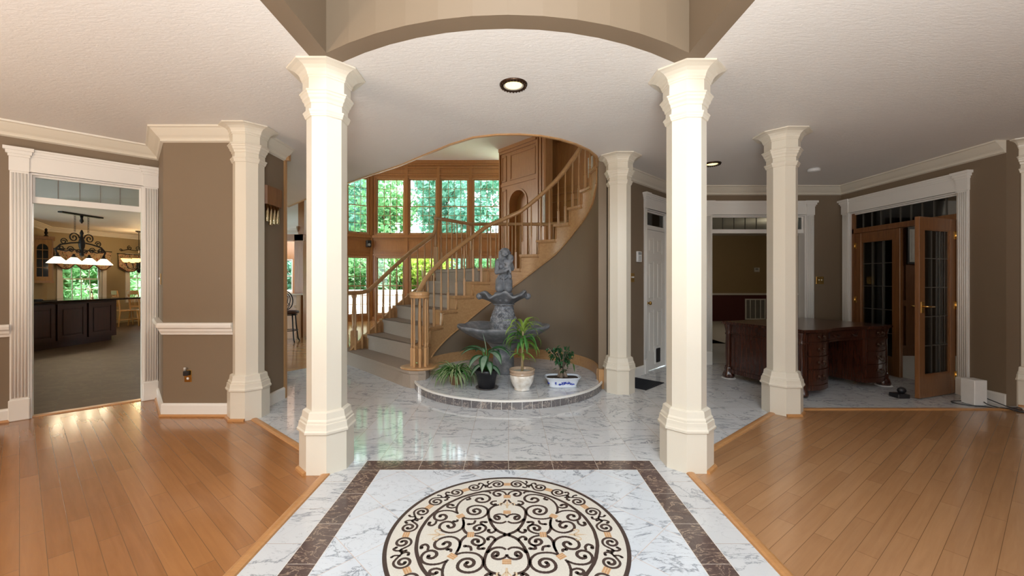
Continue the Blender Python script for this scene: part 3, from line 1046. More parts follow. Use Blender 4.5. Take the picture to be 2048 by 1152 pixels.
# ------------------------------------------------------------------ family room bay of windows
YB = 13.40
zz = lambda y: CAM_Z + (562 - y) * YB / F_PX
xx = lambda x: (x - 1017) * YB / F_PX
WZ = [(zz(630), zz(513)), (zz(469), zz(356))]
cols_px = [(751, 809), (816.5, 874), (879.5, 937.5), (945, 1002)]
facets = [((xx(744), YB), (xx(1006), YB), cols_px)]
MF = frame((xx(744), YB), (1, 0))
ops = []
for a, b_ in cols_px:
    for z0, z1 in WZ:
        ops.append((xx(a) - xx(744), xx(b_) - xx(744), z0, z1))
wall('wall_bay', (xx(744), YB), (xx(1006), YB), 0.14, 0, HIGH, PANEL, ops, 'oak panelled window wall of the family room')
nw = 1
for (a, b_), wh in zip(cols_px, ('next to the angled facet', 'second from the angled facet', 'second from the niche wall', 'next to the niche wall')):
    for k, (z0, z1) in enumerate(WZ):
        window('window_%d' % nw, MF, xx(a) - xx(744), xx(b_) - xx(744), z0, z1, 4, 6, OAK, bars=OAK, y0=0.01, lab=('upper ' if k else 'lower ') + 'oak-framed bay window ' + wh)
        nw += 1
# turned facet at the left
f0, f1 = (-5.20, 12.86), (xx(744), YB)
uL, LL = unit(f0, f1)
ML_ = frame(f0, uL)
wa, wb = 0.10, LL - 0.10
wall('wall_bay_left', f0, f1, 0.14, 0, HIGH, PANEL, [(wa, wb, z0, z1) for z0, z1 in WZ], 'angled oak facet of the bay')
for k, (z0, z1) in enumerate(WZ):
    window('window_%d' % nw, ML_, wa, wb, z0, z1, 3, 6, OAK, bars=OAK, y0=0.01, lab=('upper ' if k else 'lower ') + 'window of the angled bay facet')
    nw += 1
# stiles, rails, ledges and crown on the panelling
mb = MB(MF)
LB = xx(1006) - xx(744)
for z0, z1, d in ((HIGH - 0.10, HIGH, 0.09), (HIGH - 0.17, HIGH - 0.10, 0.05), (zz(337), zz(333), 0.025), (zz(351), zz(348), 0.025), (zz(476), zz(471), 0.05), (zz(479), zz(477.5), 0.02), (zz(505), zz(503), 0.02), (zz(511), zz(508), 0.03), (0, 0.12, 0.03)):
    mb.box(0, LB, -d, 0, z0, z1)
edges_px = [744, 812.8, 876.8, 941.2, 1006]
for i, e in enumerate(edges_px):
    c = xx(e) - xx(744)
    w = 0.045
    lo, hi = max(0, c - w), min(LB, c + w)
    mb.box(lo, hi, -0.022, 0, 0.12, HIGH - 0.17)
for a, b_ in cols_px:
    a0, b0 = xx(a) - xx(744), xx(b_) - xx(744)
    for z0, z1 in WZ:
        mb.box(a0 - 0.03, a0, -0.018, 0, z0, z1 + 0.03)
        mb.box(b0, b0 + 0.03, -0.018, 0, z0, z1 + 0.03)
        mb.box(a0, b0, -0.018, 0, z1, z1 + 0.03)
        mb.box(a0 - 0.03, b0 + 0.03, -0.03, 0, z0 - 0.03, z0)
    for za, zb in ((zz(502), zz(480)), (zz(347), zz(338))):
        for t0, t1, q0, q1_ in ((a0 - .03, a0, za, zb), (b0, b0 + .03, za, zb), (a0, b0, za, za + .03), (a0, b0, zb - .03, zb)):
            mb.box(t0, t1, -0.015, 0, q0, q1_)
struct(mb.build('trim_15', PANEL), 'panel mouldings and crown of the window wall')
mb = MB(ML_)
for z0, z1, d in ((HIGH - 0.10, HIGH, 0.09), (HIGH - 0.17, HIGH - 0.10, 0.05), (zz(476), zz(471), 0.05), (zz(505), zz(503), 0.02), (zz(511), zz(508), 0.03), (0, 0.12, 0.03)):
    mb.box(0, LL, -d, 0, z0, z1)
mb.box(0, 0.06, -0.05, 0, 0.12, HIGH - 0.2)
mb.box(LL - 0.06, LL, -0.05, 0, 0.12, HIGH - 0.2)
for za, zb in ((zz(502), zz(480)),):
    for t0, t1, q0, q1_ in ((wa - .03, wa, za, zb), (wb, wb + .03, za, zb), (wa, wb, za, za + .03), (wa, wb, zb - .03, zb)):
        mb.box(t0, t1, -0.015, 0, q0, q1_)
struct(mb.build('trim_16', PANEL), 'panel mouldings of the angled bay facet')
# wall running left from the bay, with fluted oak pilaster
wall('wall_family_left', (-8.6, 13.40), (-5.20, 12.86), 0.14, 0, HIGH, PANEL, [(1.02, 1.66, 0.90, 2.0)])
Mfl = frame((-8.6, 13.40), unit((-8.6, 13.40), (-5.20, 12.86))[0])
window('window_%d' % nw, Mfl, 1.02, 1.66, 0.90, 2.0, 2, 2, WHITE, y0=0.0, lab='bright window beyond the bar')
nw += 1
mb = MB(Mfl)
for x in (3.10, 3.22, 3.34):
    mb.box(x, x + 0.09, -0.05, 0, 0.1, 2.35)
    mb.box(x, x + 0.09, -0.05, 0, 2.55, HIGH - 0.2)
mb.box(3.05, 3.44, -0.07, 0, 2.35, 2.55)
mb.box(0.90, 1.78, -0.02, 0.0, 2.0, 2.42, 0)
struct(mb.build('trim_17', PANEL), 'fluted oak pilaster beside the bay')
# niche wall standing forward on the right of the bay
g0, g1 = (-0.24, 12.30), (0.80, 11.12)
uG, LG = unit(g0, g1)
MG = frame(g0, uG)
mb = MB(MG)
nx0, nx1, nzt = 0.42, 1.12, 3.55
mb.box(0, nx0, 0, 0.5, 0, HIGH)
mb.box(nx1, LG, 0, 0.5, 0, HIGH)
mb.box(nx0, nx1, 0.28, 0.5, 0, HIGH)
rr = (nx1 - nx0) / 2
xc = (nx0 + nx1) / 2
pa = [(nx0, HIGH), (nx0, nzt)] + [(xc - rr * math.cos(PI * i / 12), nzt + rr * math.sin(PI * i / 12)) for i in range(1, 12)] + [(nx1, nzt), (nx1, HIGH)]
Mv = Matrix(((1, 0, 0, 0), (0, 0, -1, 0.28), (0, 1, 0, 0), (0, 0, 0, 1)))
mb.prism(pa, 0.0, 0.28, M=Mv)
struct(mb.build('wall_niche', PANEL), 'oak panelled wall with tall arched niche')
mb = MB(MG)
pb = [(xc - (rr + 0.05) * math.cos(PI * i / 12), nzt + (rr + 0.05) * math.sin(PI * i / 12)) for i in range(13)]
pin = [(xc - rr * math.cos(PI * i / 12), nzt + rr * math.sin(PI * i / 12)) for i in range(13)]
for i in range(12):
    mb.prism([pb[i], pb[i + 1], pin[i + 1], pin[i]], 0.0, 0.025, M=Matrix(((1, 0, 0, 0), (0, 0, -1, 0.0), (0, 1, 0, 0), (0, 0, 0, 1))))
mb.box(nx0 - 0.05, nx0, -0.025, 0, 0.2, nzt)
mb.box(nx1, nx1 + 0.05, -0.025, 0, 0.2, nzt)
for z0, z1, d in ((HIGH - 0.10, HIGH, 0.09), (HIGH - 0.17, HIGH - 0.10, 0.05), (4.10, 4.18, 0.025), (0, 0.14, 0.03)):
    mb.box(0, LG, -d, 0, z0, z1)
for x0, x1, z0, z1 in ((0.07, 0.28, 4.24, 5.0), (0.44, LG - 0.08, 4.24, 5.0), (0.07, 0.28, 0.3, 4.0)):
    for t0, t1, q0, q1_ in ((x0, x0 + .04, z0, z1), (x1 - .04, x1, z0, z1), (x0, x1, z0, z0 + .04), (x0, x1, z1 - .04, z1)):
        mb.box(t0, t1, -0.02, 0, q0, q1_)
mb.box(-0.02, 0.02, -0.05, 0.45, 0, HIGH)
for x in (LG - 0.02, LG + 0.10, LG + 0.22):
    mb.box(x, x + 0.08, -0.06, 0.3, 0, HIGH)
struct(mb.build('trim_18', PANEL), 'mouldings of the arched niche wall')
h0, h1 = (0.98, 10.95), (3.6, 8.75)
uH, LH = unit(h0, h1)
MH = frame(h0, uH)
wall('wall_stair_side', h0, h1, 0.14, 0, HIGH, PANEL, (), 'oak panelled wall beside the upper stair')
mb = MB(MH)
for z0, z1, d in ((HIGH - 0.16, HIGH, 0.08), (3.36, 3.50, 0.04), (3.56, 3.62, 0.03), (2.96, 3.02, 0.03)):
    mb.box(0, LH, -d, 0, z0, z1)
for x0, x1, z0, z1 in ((0.35, 1.35, 3.72, 4.95), (1.5, 2.6, 3.72, 4.95), (0.35, 1.35, 1.6, 2.9), (1.5, 2.6, 1.6, 2.9)):
    for t0, t1, q0, q1_ in ((x0, x0 + .05, z0, z1), (x1 - .05, x1, z0, z1), (x0, x1, z0, z0 + .05), (x0, x1, z1 - .05, z1)):
        mb.box(t0, t1, -0.02, 0, q0, q1_)
struct(mb.build('trim_19', PANEL), 'panel mouldings beside the upper stair')
wall('wall_family_right', (3.6, 8.75), (3.6, 6.4), 0.14, CEIL, HIGH, PANEL)

# ------------------------------------------------------------------ kitchen shell
kx0, kx1 = (-12.35, 10.9), (-11.75, 13.6)
uK, LK = unit(kx0, kx1)
MK = frame(kx0, uK)
kw = [(0.30, 1.24, 0.72, 2.05), (1.95, 2.75, 0.72, 2.05)]
wall('wall_kitchen_window', kx0, kx1, 0.14, 0, CEIL, OLIVE, kw, 'olive kitchen wall with two windows')
window('window_%d' % nw, MK, kw[0][0], kw[0][1], 0.72, 2.05, 4, 4, WHITE, y0=0.01, lab='kitchen window behind the island, left one', mid=0.47)
nw += 1
window('window_%d' % nw, MK, kw[1][0], kw[1][1], 0.72, 2.05, 3, 4, WHITE, y0=0.01, lab='kitchen window behind the oak chairs')
nw += 1
mb = MB(MK)
for a, b_, z0, z1 in kw:
    for t0, t1, q0, q1_ in ((a - .10, a, z0 - .1, z1 + .1), (b_, b_ + .10, z0 - .1, z1 + .1), (a, b_, z0 - .1, z0), (a, b_, z1, z1 + .1)):
        mb.box(t0, t1, -0.025, 0, q0, q1_)
struct(mb.build('trim_20', WHITE), 'white casings of the kitchen windows')
kc0 = (-11.05, 9.20)
uK2, LK2 = unit(kc0, kx0)
MK2 = frame(kc0, uK2)
wall('wall_kitchen_corner', kc0, kx0, 0.14, 0, CEIL, OLIVE)
wall('wall_kitchen_near', (-14, 5.0), kc0, 0.14, 0, CEIL, OLIVE)
strip('trim_21', [kc0, kx0, kx1], CROWN, WHITE, 'crown moulding of the kitchen')
wall('wall_kitchen_end', (-11.75, 13.6), (-8.6, 13.6), 0.14, 0, HIGH, OLIVE)
wall('wall_family_end', (-8.6, 13.6), (-8.6, 13.40), 0.14, 0, HIGH, PANEL)
# soffit with crown and oak header over the bar, seen past the pier
mb = MB()
mb.box(-6.6, -4.80, 9.35, 9.90, 2.50, 3.30)
struct(mb.build('wall_bar_soffit', WHITE), 'white panelled soffit above the bar')
mb = MB()
mb.sweep([(-6.6, 9.35), (-4.80, 9.35)], [(0, 2.36), (0.03, 2.36), (0.05, 2.40), (0.10, 2.44), (0.13, 2.50), (0.13, 2.53), (0, 2.53)])
struct(mb.build('trim_22', WHITE), 'white cornice of the bar soffit')
mb = MB()
mb.box(-6.6, -4.70, 9.36, 9.60, 2.22, 2.36)
mb.box(-4.92, -4.72, 9.36, 9.60, 0, 2.36)
mb.box(-4.80, -4.66, 9.30, 9.85, 2.36, 3.6)
struct(mb.build('trim_23', PANEL), 'oak header and post beside the bar')
# brown curved wall under the stair
SCY, SR = 5.25, 1.13


def sp(phi, r, z=0.0):
    a = R(phi)
    return (-r * math.cos(a), SCY + r * math.sin(a), z)


LOW = [(-6, 0.0), (4, 0.06), (21, 0.27), (51, 0.60), (75, 0.94), (94.5, 1.20), (116, 1.513), (129, 1.68), (148, 1.995), (172, 2.306), (182, 2.51), (197, 2.75)]
ANG = [(1, -6), (2, 3), (3, 15.4), (4, 31.2), (5, 45.8), (6, 60.4), (7, 74), (8, 99.1), (9, 113.7), (10, 128.7), (11, 142), (12, 155.8), (13, 169.5), (14, 183), (15, 196)]
HZ = {1: 0.205, 2: 0.432, 3: 0.655, 4: 0.868, 5: 1.07, 6: 1.28, 7: 1.485, 8: 1.704, 9: 1.918, 10: 2.140, 11: 2.360, 12: 2.565, 13: 2.770, 14: 2.98, 15: 3.19}
OUT = {1: 22, 2: 30, 3: 36.7, 4: 42.5, 5: 48.5, 6: 54.5, 7: 60, 8: 106, 9: 118, 10: 130, 11: 143, 12: 157, 13: 170, 14: 183, 15: 196}


def lerp_tab(tab, x):
    if x <= tab[0][0]:
        return tab[0][1]
    for (a, va), (b_, vb) in zip(tab, tab[1:]):
        if x <= b_:
            return va + (vb - va) * (x - a) / (b_ - a)
    return tab[-1][1]


mb = MB()
ring = [4 + i * (196.5 - 4) / 64 for i in range(65)]
vs = []
for ph in ring:
    t = lerp_tab(LOW, ph) + 0.03
    if ph > 184:
        t = CEIL
    for r_, z in ((SR + 0.004, 0.0), (SR + 0.004, t), (SR + 0.10, t), (SR + 0.10, 0.0)):
        vs.append(sp(ph, r_, z))
fs = []
for i in range(64):
    for q in range(4):
        w = (q + 1) % 4
        fs.append((i * 4 + q, i * 4 + w, (i + 1) * 4 + w, (i + 1) * 4 + q))
fs += [(0, 1, 2, 3), (64 * 4 + 3, 64 * 4 + 2, 64 * 4 + 1, 64 * 4)]
mb.add(vs, fs, 0, False)
struct(mb.build('wall_stair', TAUPE), 'brown curved wall under the stair')
mb = MB()
vs, fs = [], []
ring2 = [8 + i * (196.5 - 8) / 56 for i in range(57)]
for ph in ring2:
    for r_, z in ((SR + 0.004, 0.095), (SR - 0.016, 0.095), (SR - 0.016, 0.222), (SR - 0.008, 0.234), (SR + 0.004, 0.236)):
        vs.append(sp(ph, r_, z))
for i in range(56):
    for q in range(5):
        w = (q + 1) % 5
        fs.append((i * 5 + q, (i + 1) * 5 + q, (i + 1) * 5 + w, i * 5 + w))
fs += [(0, 1, 2, 3, 4), tuple(56 * 5 + q for q in (4, 3, 2, 1, 0))]
mb.add(vs, fs)
struct(mb.build('baseboard_stair', OAKX), 'oak baseboard curving round the fountain')
mb = MB()
mb.bbox(1.075, 1.165, 4.86, 4.925, 0.0, 0.235, 0.004)
struct(mb.build('baseboard_end', OAK), 'oak block at the end of curved baseboard')

# ------------------------------------------------------------------ octagonal columns
BASE_P = [(0.326, 0), (0.326, 0.268), (0.352, 0.272), (0.354, 0.286), (0.340, 0.296), (0.334, 0.312), (0.330, 0.334), (0.316, 0.338), (0.314, 0.352), (0.298, 0.364), (0.290, 0.390), (0.286, 0.404), (0.262, 0.412), (0.244, 0.414)]
SHAFT_P = [(0.242, 0.412), (0.242, 2.405)]
CAP_P = [(0.244, 2.400), (0.258, 2.404), (0.262, 2.412), (0.268, 2.416), (0.272, 2.426), (0.284, 2.436), (0.284, 2.444), (0.252, 2.450), (0.250, 2.488), (0.262, 2.492), (0.268, 2.510), (0.288, 2.522), (0.294, 2.538), (0.306, 2.544), (0.312, 2.556), (0.326, 2.562), (0.326, 2.570), (0.286, 2.578), (0.286, 2.650), (0.298, 2.654), (0.300, 2.664), (0.310, 2.668), (0.316, 2.684), (0.338, 2.702), (0.378, 2.718), (0.430, 2.728), (0.470, 2.732), (0.474, 2.742)]


def octa(prof, name, parent, at):
    mb = MB()
    c8 = math.cos(PI / 8)
    mb.lathe([(w / 2 / c8, z) for w, z in prof], 8, (at[0], at[1], 0), smooth=False, phase=PI / 8)
    return mb.build(name, CREAM, parent)


COLS = [((-1.275, 2.865), 'white octagonal column at left corner of the medallion marble'),
        ((1.260, 2.890), 'white octagonal column at right corner of the medallion marble'),
        ((-2.495, 3.915), 'cream octagonal column set against the brown pier'),
        ((2.715, 4.045), 'white octagonal column standing in front of the mahogany desk'),
        ((1.300, 4.785), 'white octagonal column beside the round fountain dais'),
        ((5.40, 4.255), 'octagonal column at the photo edge behind the white box')]
for at, lab in COLS:
    t = thing('octagonal_column', lab, 'column', (at[0], at[1], 0))
    octa(BASE_P, 'base', t, at)
    octa(SHAFT_P, 'shaft', t, at)
    octa(CAP_P, 'capital', t, at)


def oct_shoe(at, a0, a1, name, w=0.326):
    """oak shoe strip round part of a column base, angles in steps of 45 degrees"""
    c8 = math.cos(PI / 8)
    pts = [(at[0] + (w / 2) / c8 * math.cos(R(22.5 + 45 * k)), at[1] + (w / 2) / c8 * math.sin(R(22.5 + 45 * k))) for k in range(a0, a1 + 1)]
    strip(name, pts, [(0, 0), (0.022, 0), (0.020, 0.014), (0.010, 0.022), (0, 0.022)], TRIMWOOD)


oct_shoe((-1.275, 2.865), 3, 5, 'baseboard_shoe_column')
oct_shoe((1.260, 2.890), 6, 8, 'baseboard_shoe_column')
oct_shoe((-2.495, 3.915), 4, 6, 'baseboard_shoe_column')
oct_shoe((2.715, 4.045), 5, 7, 'baseboard_shoe_column')
oct_shoe((5.40, 4.255), 4, 6, 'baseboard_shoe_column')

# ------------------------------------------------------------------ floor medallion
MCX, MCY, MR = -0.008, 2.070, 0.606
med = thing('floor_medallion', 'round mosaic medallion of dark scrolls set in marble floor', 'floor medallion', (MCX, MCY, 0))
mb = MB()
mb.lathe([(MR - 0.002, 0.0), (MR - 0.002, 0.0010)], 96, (MCX, MCY, 0), smooth=False)
mb.build('mosaic_field', CREAMSHADE, med)
mb = MB()
for r0, r1 in ((MR - 0.020, MR), (0.440, 0.458)):
    vs, fs = [], []
    for i in range(128):
        a = 2 * PI * i / 128
        j = 1 + 0.0016 * math.sin(i * 7.3) + 0.001 * math.sin(i * 3.1)
        for r_ in (r0 * (1 if r0 > .5 else j), r1 * (1 if r1 > .5 else j)):
            vs.append((MCX + r_ * math.cos(a), MCY + r_ * math.sin(a), 0.0018))
    for i in range(128):
        j = (i + 1) % 128
        fs.append((2 * i, 2 * i + 1, 2 * j + 1, 2 * j))
    mb.add(vs, fs)
mb.build('dark_ring', MOSAICDK, med)


def smooth_pts(P, k=5):
    out = []
    n = len(P)
    for i in range(n - 1):
        p0, p1, p2, p3 = P[max(i - 1, 0)], P[i], P[i + 1], P[min(i + 2, n - 1)]
        for q in range(k):
            t = q / k
            out.append(tuple(0.5 * ((2 * p1[c]) + (-p0[c] + p2[c]) * t + (2 * p0[c] - 5 * p1[c] + 4 * p2[c] - p3[c]) * t * t + (-p0[c] + 3 * p1[c] - 3 * p2[c] + p3[c]) * t ** 3) for c in (0, 1)))
    out.append(P[-1])
    return out


def stroke(mb, P, w, z=0.0016, taper=True):
    n = len(P)
    vs = []
    for i, p in enumerate(P):
        a, b_ = P[max(i - 1, 0)], P[min(i + 1, n - 1)]
        d = Vector((b_[0] - a[0], b_[1] - a[1]))
        if d.length < 1e-9:
            d = Vector((1, 0))
        d.normalize()
        hw = w / 2 * (0.75 + 0.35 * i / n if taper else 1.0) * (1 + 0.10 * math.sin(i * 2.9))
        vs += [(p[0] - d.y * hw, p[1] + d.x * hw, z), (p[0] + d.y * hw, p[1] - d.x * hw, z)]
    mb.add(vs, [(2 * i, 2 * i + 1, 2 * i + 3, 2 * i + 2) for i in range(n - 1)])
    c = P[-1]
    mb.add([(c[0] + w * 0.62 * math.cos(a * PI / 4), c[1] + w * 0.62 * math.sin(a * PI / 4), z) for a in range(8)], [tuple(range(8))])


def q2f(px, py):
    """a point read off the medallion, relative to its centre"""
    x, y = 1010 + px / 5.4348, 940 + py / 5.4348
    k = CAM_Z / (y - 562)
    return ((x - 1017) * k - MCX, F_PX * k - MCY)


CURV = [
    [(35, 325), (60, 355), (110, 380), (165, 395), (208, 425), (225, 470), (212, 540), (175, 610), (120, 665), (40, 700)],
    [(22, 520), (42, 495), (95, 482), (145, 492), (158, 518), (135, 540), (108, 535), (108, 515), (125, 508)],
    [(30, 560), (70, 578), (130, 578), (175, 562), (205, 540)],
    [(30, 278), (55, 245), (110, 230), (160, 240), (172, 262), (150, 283), (112, 284), (98, 268), (118, 260)],
    [(520, 500), (470, 528), (390, 535), (300, 522), (240, 480), (238, 430), (290, 396), (370, 390), (435, 410), (452, 445), (425, 478), (365, 486), (320, 468), (318, 440), (355, 426), (388, 440), (375, 458)],
    [(555, 480), (572, 440), (560, 385), (515, 335), (440, 295), (345, 272), (265, 272), (218, 295), (215, 325), (255, 350), (320, 354), (360, 335), (345, 312), (305, 308), (290, 322)],
    [(565, 470), (625, 448), (705, 444), (775, 462), (812, 498), (805, 535), (755, 552), (700, 540), (680, 512), (705, 490), (745, 494), (750, 508)],
    [(790, 555), (800, 585), (840, 607), (872, 595), (862, 575)],
    [(500, 545), (492, 590), (515, 640), (575, 675), (650, 684), (720, 665), (755, 630), (740, 590), (690, 566), (630, 570), (595, 595), (605, 622), (645, 630), (665, 610)],
    [(505, 520), (492, 580), (495, 640), (470, 680), (435, 700)],
    [(375, 698), (310, 685), (262, 658), (252, 625), (285, 600), (340, 603), (378, 628), (365, 655), (325, 652), (318, 632)],
    [(265, 612), (300, 590), (300, 568), (250, 570)],
    [(135, 340), (180, 345), (198, 365), (170, 382), (150, 375)],
    [(150, 640), (150, 665), (190, 685), (222, 670), (218, 655)],
    [(365, 550), (385, 585), (440, 592)],
    [(575, 405), (625, 415), (668, 405), (665, 385), (630, 378), (610, 388)],
    [(205, 260), (215, 242), (255, 236)],
    [(560, 540), (565, 560), (600, 562)],
    [(440, 300), (425, 318), (455, 325)],
]
mb = MB(Matrix.Translation((MCX, MCY, 0)))
for P in CURV:
    F = [q2f(*p) for p in P]
    for sx in (1, -1):
        for sy in (1, -1):
            stroke(mb, smooth_pts([(sx * a, sy * b_) for a, b_ in F]), 0.0165)


def spiral(c, r0, r1, a0, turns, n=34):
    return [(c[0] + (r0 + (r1 - r0) * i / n) * math.cos(a0 + turns * 2 * PI * i / n), c[1] + (r0 + (r1 - r0) * i / n) * math.sin(a0 + turns * 2 * PI * i / n)) for i in range(n + 1)]


for k in range(12):
    Mk = Matrix.Rotation(-R(30 * k), 4, 'Z')
    f = 1 if k % 2 == 0 else -1
    for s in (1, -1):
        c = (0.062, 0.513)
        stem = [(0.137, 0.497), (0.122, 0.508 - f * 0.004), (0.106, 0.512 + f * 0.014), (0.088, 0.513 + f * 0.034)]
        stem += [(c[0] + (0.043 - 0.034 * i / 30) * math.cos(R(70) + i / 30 * 2.9 * PI), c[1] + f * (0.043 - 0.034 * i / 30) * math.sin(R(70) + i / 30 * 2.9 * PI)) for i in range(31)]
        tips = [[(0.122, 0.506), (0.124, 0.506 - f * 0.022), (0.112, 0.508 - f * 0.036), (0.100, 0.506 - f * 0.028)], [(0.112, 0.510), (0.126, 0.516 + f * 0.018), (0.122, 0.516 + f * 0.034)]]
        for Q, w in ((smooth_pts(stem, 3), 0.0150), (smooth_pts(tips[0]), 0.0135), (smooth_pts(tips[1]), 0.0125)):
            stroke(mb, [tuple((Mk @ Vector((s * x, y, 0)))[:2]) for x, y in Q], w)
mb.build('scrollwork', MOSAICDK, med)
mb = MB(Matrix.Translation((MCX, MCY, 0)))
mp = MB(Matrix.Translation((MCX, MCY, 0)))


def clip(x, y, ang):
    Mk = Matrix.Translation((x, y, 0)) @ Matrix.Rotation(ang, 4, 'Z')
    for i in (-1, 0, 1):
        mb.add([(-0.021, i * 0.0115 - 0.0042, .0021), (0.021, i * 0.0115 - 0.0042, .0021), (0.021, i * 0.0115 + 0.0042, .0021), (-0.021, i * 0.0115 + 0.0042, .0021)], [(0, 1, 2, 3)], M=Mk)
    mp.add([(-0.021, -0.017, .0019), (0.021, -0.017, .0019), (0.021, 0.017, .0019), (-0.021, 0.017, .0019)], [(0, 1, 2, 3)], M=Mk)


for k in range(12):
    a = R(90 - 30 * k)
    clip(0.512 * math.cos(a), 0.512 * math.sin(a), R(-30 * k))
for x, y, g in ((0, 0.366, 0), (0, -0.366, 0), (0, 0.20, 0), (0, -0.20, 0), (0.184, 0, 90), (-0.184, 0, 90), (0.255, 0.163, -35), (-0.255, 0.163, 35), (0.255, -0.163, 35), (-0.255, -0.163, -35)):
    clip(x, y, R(g))
mb.build('tan_clip_pattern', MOSAICTAN, med)
for x, y, g in ((0, 0.285, 0), (0, -0.285, 180), (0.36, 0, -90), (-0.36, 0, 90)):
    Mk = Matrix.Translation((x, y, 0)) @ Matrix.Rotation(R(g), 4, 'Z')
    mp.add([(-0.005, -0.045, .002), (0.005, -0.045, .002), (0.007, 0.0, .002), (0, 0.052, .002), (-0.007, 0.0, .002)], [(0, 1, 2, 3, 4)], M=Mk)
    for s in (1, -1):
        L_ = [tuple((Mk @ Vector((s * a, b_, 0)))[:2]) for a, b_ in smooth_pts([(0.004, -0.02), (0.022, 0.006), (0.038, 0.010), (0.044, -0.008), (0.034, -0.014)])]
        stroke(mp, L_, 0.008, 0.002)
mp.build('pale_fleur_pattern', MOSAICPALE, med)

# ------------------------------------------------------------------ fountain dais
dais = thing('fountain_dais', 'low round marble dais edged with dark square tiles', 'dais', (0, 5.25, 0))
DR, DC = 1.185, (0.0, 5.262)
SRI = SR - 0.004
poly = []
for i in range(61):
    a = R(196 + (344 - 196) * i / 60)
    poly.append((DC[0] + DR * math.cos(a), DC[1] + DR * math.sin(a)))
back = [(SRI * math.cos(R(-15 + (195 + 15) * i / 60)), SCY + SRI * math.sin(R(-15 + (195 + 15) * i / 60))) for i in range(61)]
poly2 = [p for p in poly if p[0] < 1.06] + [p for p in back if p[1] > 5.0]
mb = MB()
mb.prism(poly2, 0.072, 0.095)
mb.build('marble_top', MARBLE, dais)
mb = MB()
for i in range(60):
    p, q = poly[i], poly[i + 1]
    for (r0, r1, z0, z1) in ((0.985, 0.998, 0.0, 0.072),):
        f_ = lambda P, k: (DC[0] + (P[0] - DC[0]) * k, DC[1] + (P[1] - DC[1]) * k)
        a, b_, c, d = f_(p, r0), f_(q, r0), f_(q, r1), f_(p, r1)
        mb.prism([a, b_, c, d], z0, z1)
mb.build('grout_bed', GROUT, dais)
mb = MB()
for i in range(60):
    p, q = poly[i], poly[i + 1]
    f_ = lambda P, k: (DC[0] + (P[0] - DC[0]) * k, DC[1] + (P[1] - DC[1]) * k)
    mb.prism([f_(p, 0.99), f_(q, 0.99), f_(q, 1.004), f_(p, 1.004)], 0.076, 0.0965)
mb.build('white_nosing', WHITE, dais)
mb = MB()
st_ = 5.05
a0 = 196
while a0 < 343:
    a1 = a0 + st_ - 0.26
    P = [(DC[0] + r_ * math.cos(R(a)), DC[1] + r_ * math.sin(R(a))) for r_, a in ((0.996 * DR, a0), (0.996 * DR, (a0 + a1) / 2), (0.996 * DR, a1), (1.001 * DR, a1), (1.001 * DR, (a0 + a1) / 2), (1.001 * DR, a0))]
    mb.prism(P, 0.002, 0.0755)
    a0 += st_
mb.build('dark_tile_band', DARKTILE, dais)

# ------------------------------------------------------------------ staircase
stair = thing('curved_staircase', 'curved oak staircase with turned balusters and beige carpet runner', 'staircase', (-1.1, 5.05, 0))


ROUT = {8: 2.4, 9: 2.4, 10: 2.4, 11: 2.2, 12: 1.70, 13: 1.30}


def tread_pt(k, s, t):
    """s along the going 0..1 from this nosing to the next, t from inner 0 to outer 1"""
    a = dict(ANG)
    ia = a[k] + (a.get(k + 1, a[k] + 13) - a[k]) * s
    oa = OUT[k] + (OUT.get(k + 1, OUT[k] + 13) - OUT[k]) * s
    i_ = sp(ia, SR - 0.025)
    o_ = sp(oa, ROUT.get(k, 2.70))
    return (i_[0] + (o_[0] - i_[0]) * t, i_[1] + (o_[1] - i_[1]) * t)


def tread_poly(k, t0, t1, s0=-0.10, s1=1.0):
    P = []
    for q in range(7):
        P.append(tread_pt(k, s0, t0 + (t1 - t0) * q / 6))
    for q in range(5):
        P.append(tread_pt(k, s0 + (s1 - s0) * (q + 1) / 5, t1))
    for q in range(1, 7):
        P.append(tread_pt(k, s1, t1 + (t0 - t1) * q / 6))
    for q in range(1, 5):
        P.append(tread_pt(k, s1 + (s0 - s1) * q / 5, t0))
    return P


LAND = [tread_pt(7, -0.06, q / 6) for q in range(7)] + [(-1.30, 7.78), (-0.76, 8.36), (0.75, 8.36), (1.45, 7.9)] + [sp(99.1 + (74 - 99.1) * q / 6, SR - 0.025) for q in range(7)]
for k in range(2, 14):
    mb = MB()
    z = HZ[k]
    if k == 7:
        mb.prism(LAND, z - 0.034, z)
    else:
        mb.prism(tread_poly(k, 0, 1, s0=-0.10 if k != 8 else -0.04), z - 0.034, z)
    mb.build('tread', OAK, stair)
    mb = MB()
    a_, b_ = tread_pt(k, 0, 0.02), tread_pt(k, 0, 0.99)
    c, d = tread_pt(k, 0.03, 0.99), tread_pt(k, 0.03, 0.02)
    mb.prism([a_, b_, c, d], HZ[k - 1], z - 0.034)
    mb.build('riser', OAK, stair)
    # return block seen at the inner end of the riser
    mb = MB()
    if k < 8:
        t0, t1 = 0.14, 0.90
        if k == 7:
            mb.prism([tread_pt(7, -0.07, t0), tread_pt(7, -0.07, t1), tread_pt(7, 0.5, t1), tread_pt(7, 0.5, t0)], z, z + 0.012)
        else:
            mb.prism(tread_poly(k, t0, t1, -0.125, 1.0), z, z + 0.012)
        sA = -0.125 if k != 7 else -0.07
        mb.prism([tread_pt(k, sA, t0), tread_pt(k, sA, t1), tread_pt(k, sA + 0.05, t1), tread_pt(k, sA + 0.05, t0)], z - 0.04, z + 0.012)
        mb.prism([tread_pt(k, -0.045, t0), tread_pt(k, -0.045, t1), tread_pt(k, 0.0, t1), tread_pt(k, 0.0, t0)], HZ[k - 1] + (0.0 if k > 2 else 0.0), z - 0.03)
        mb.build('carpet', CARPET, stair)
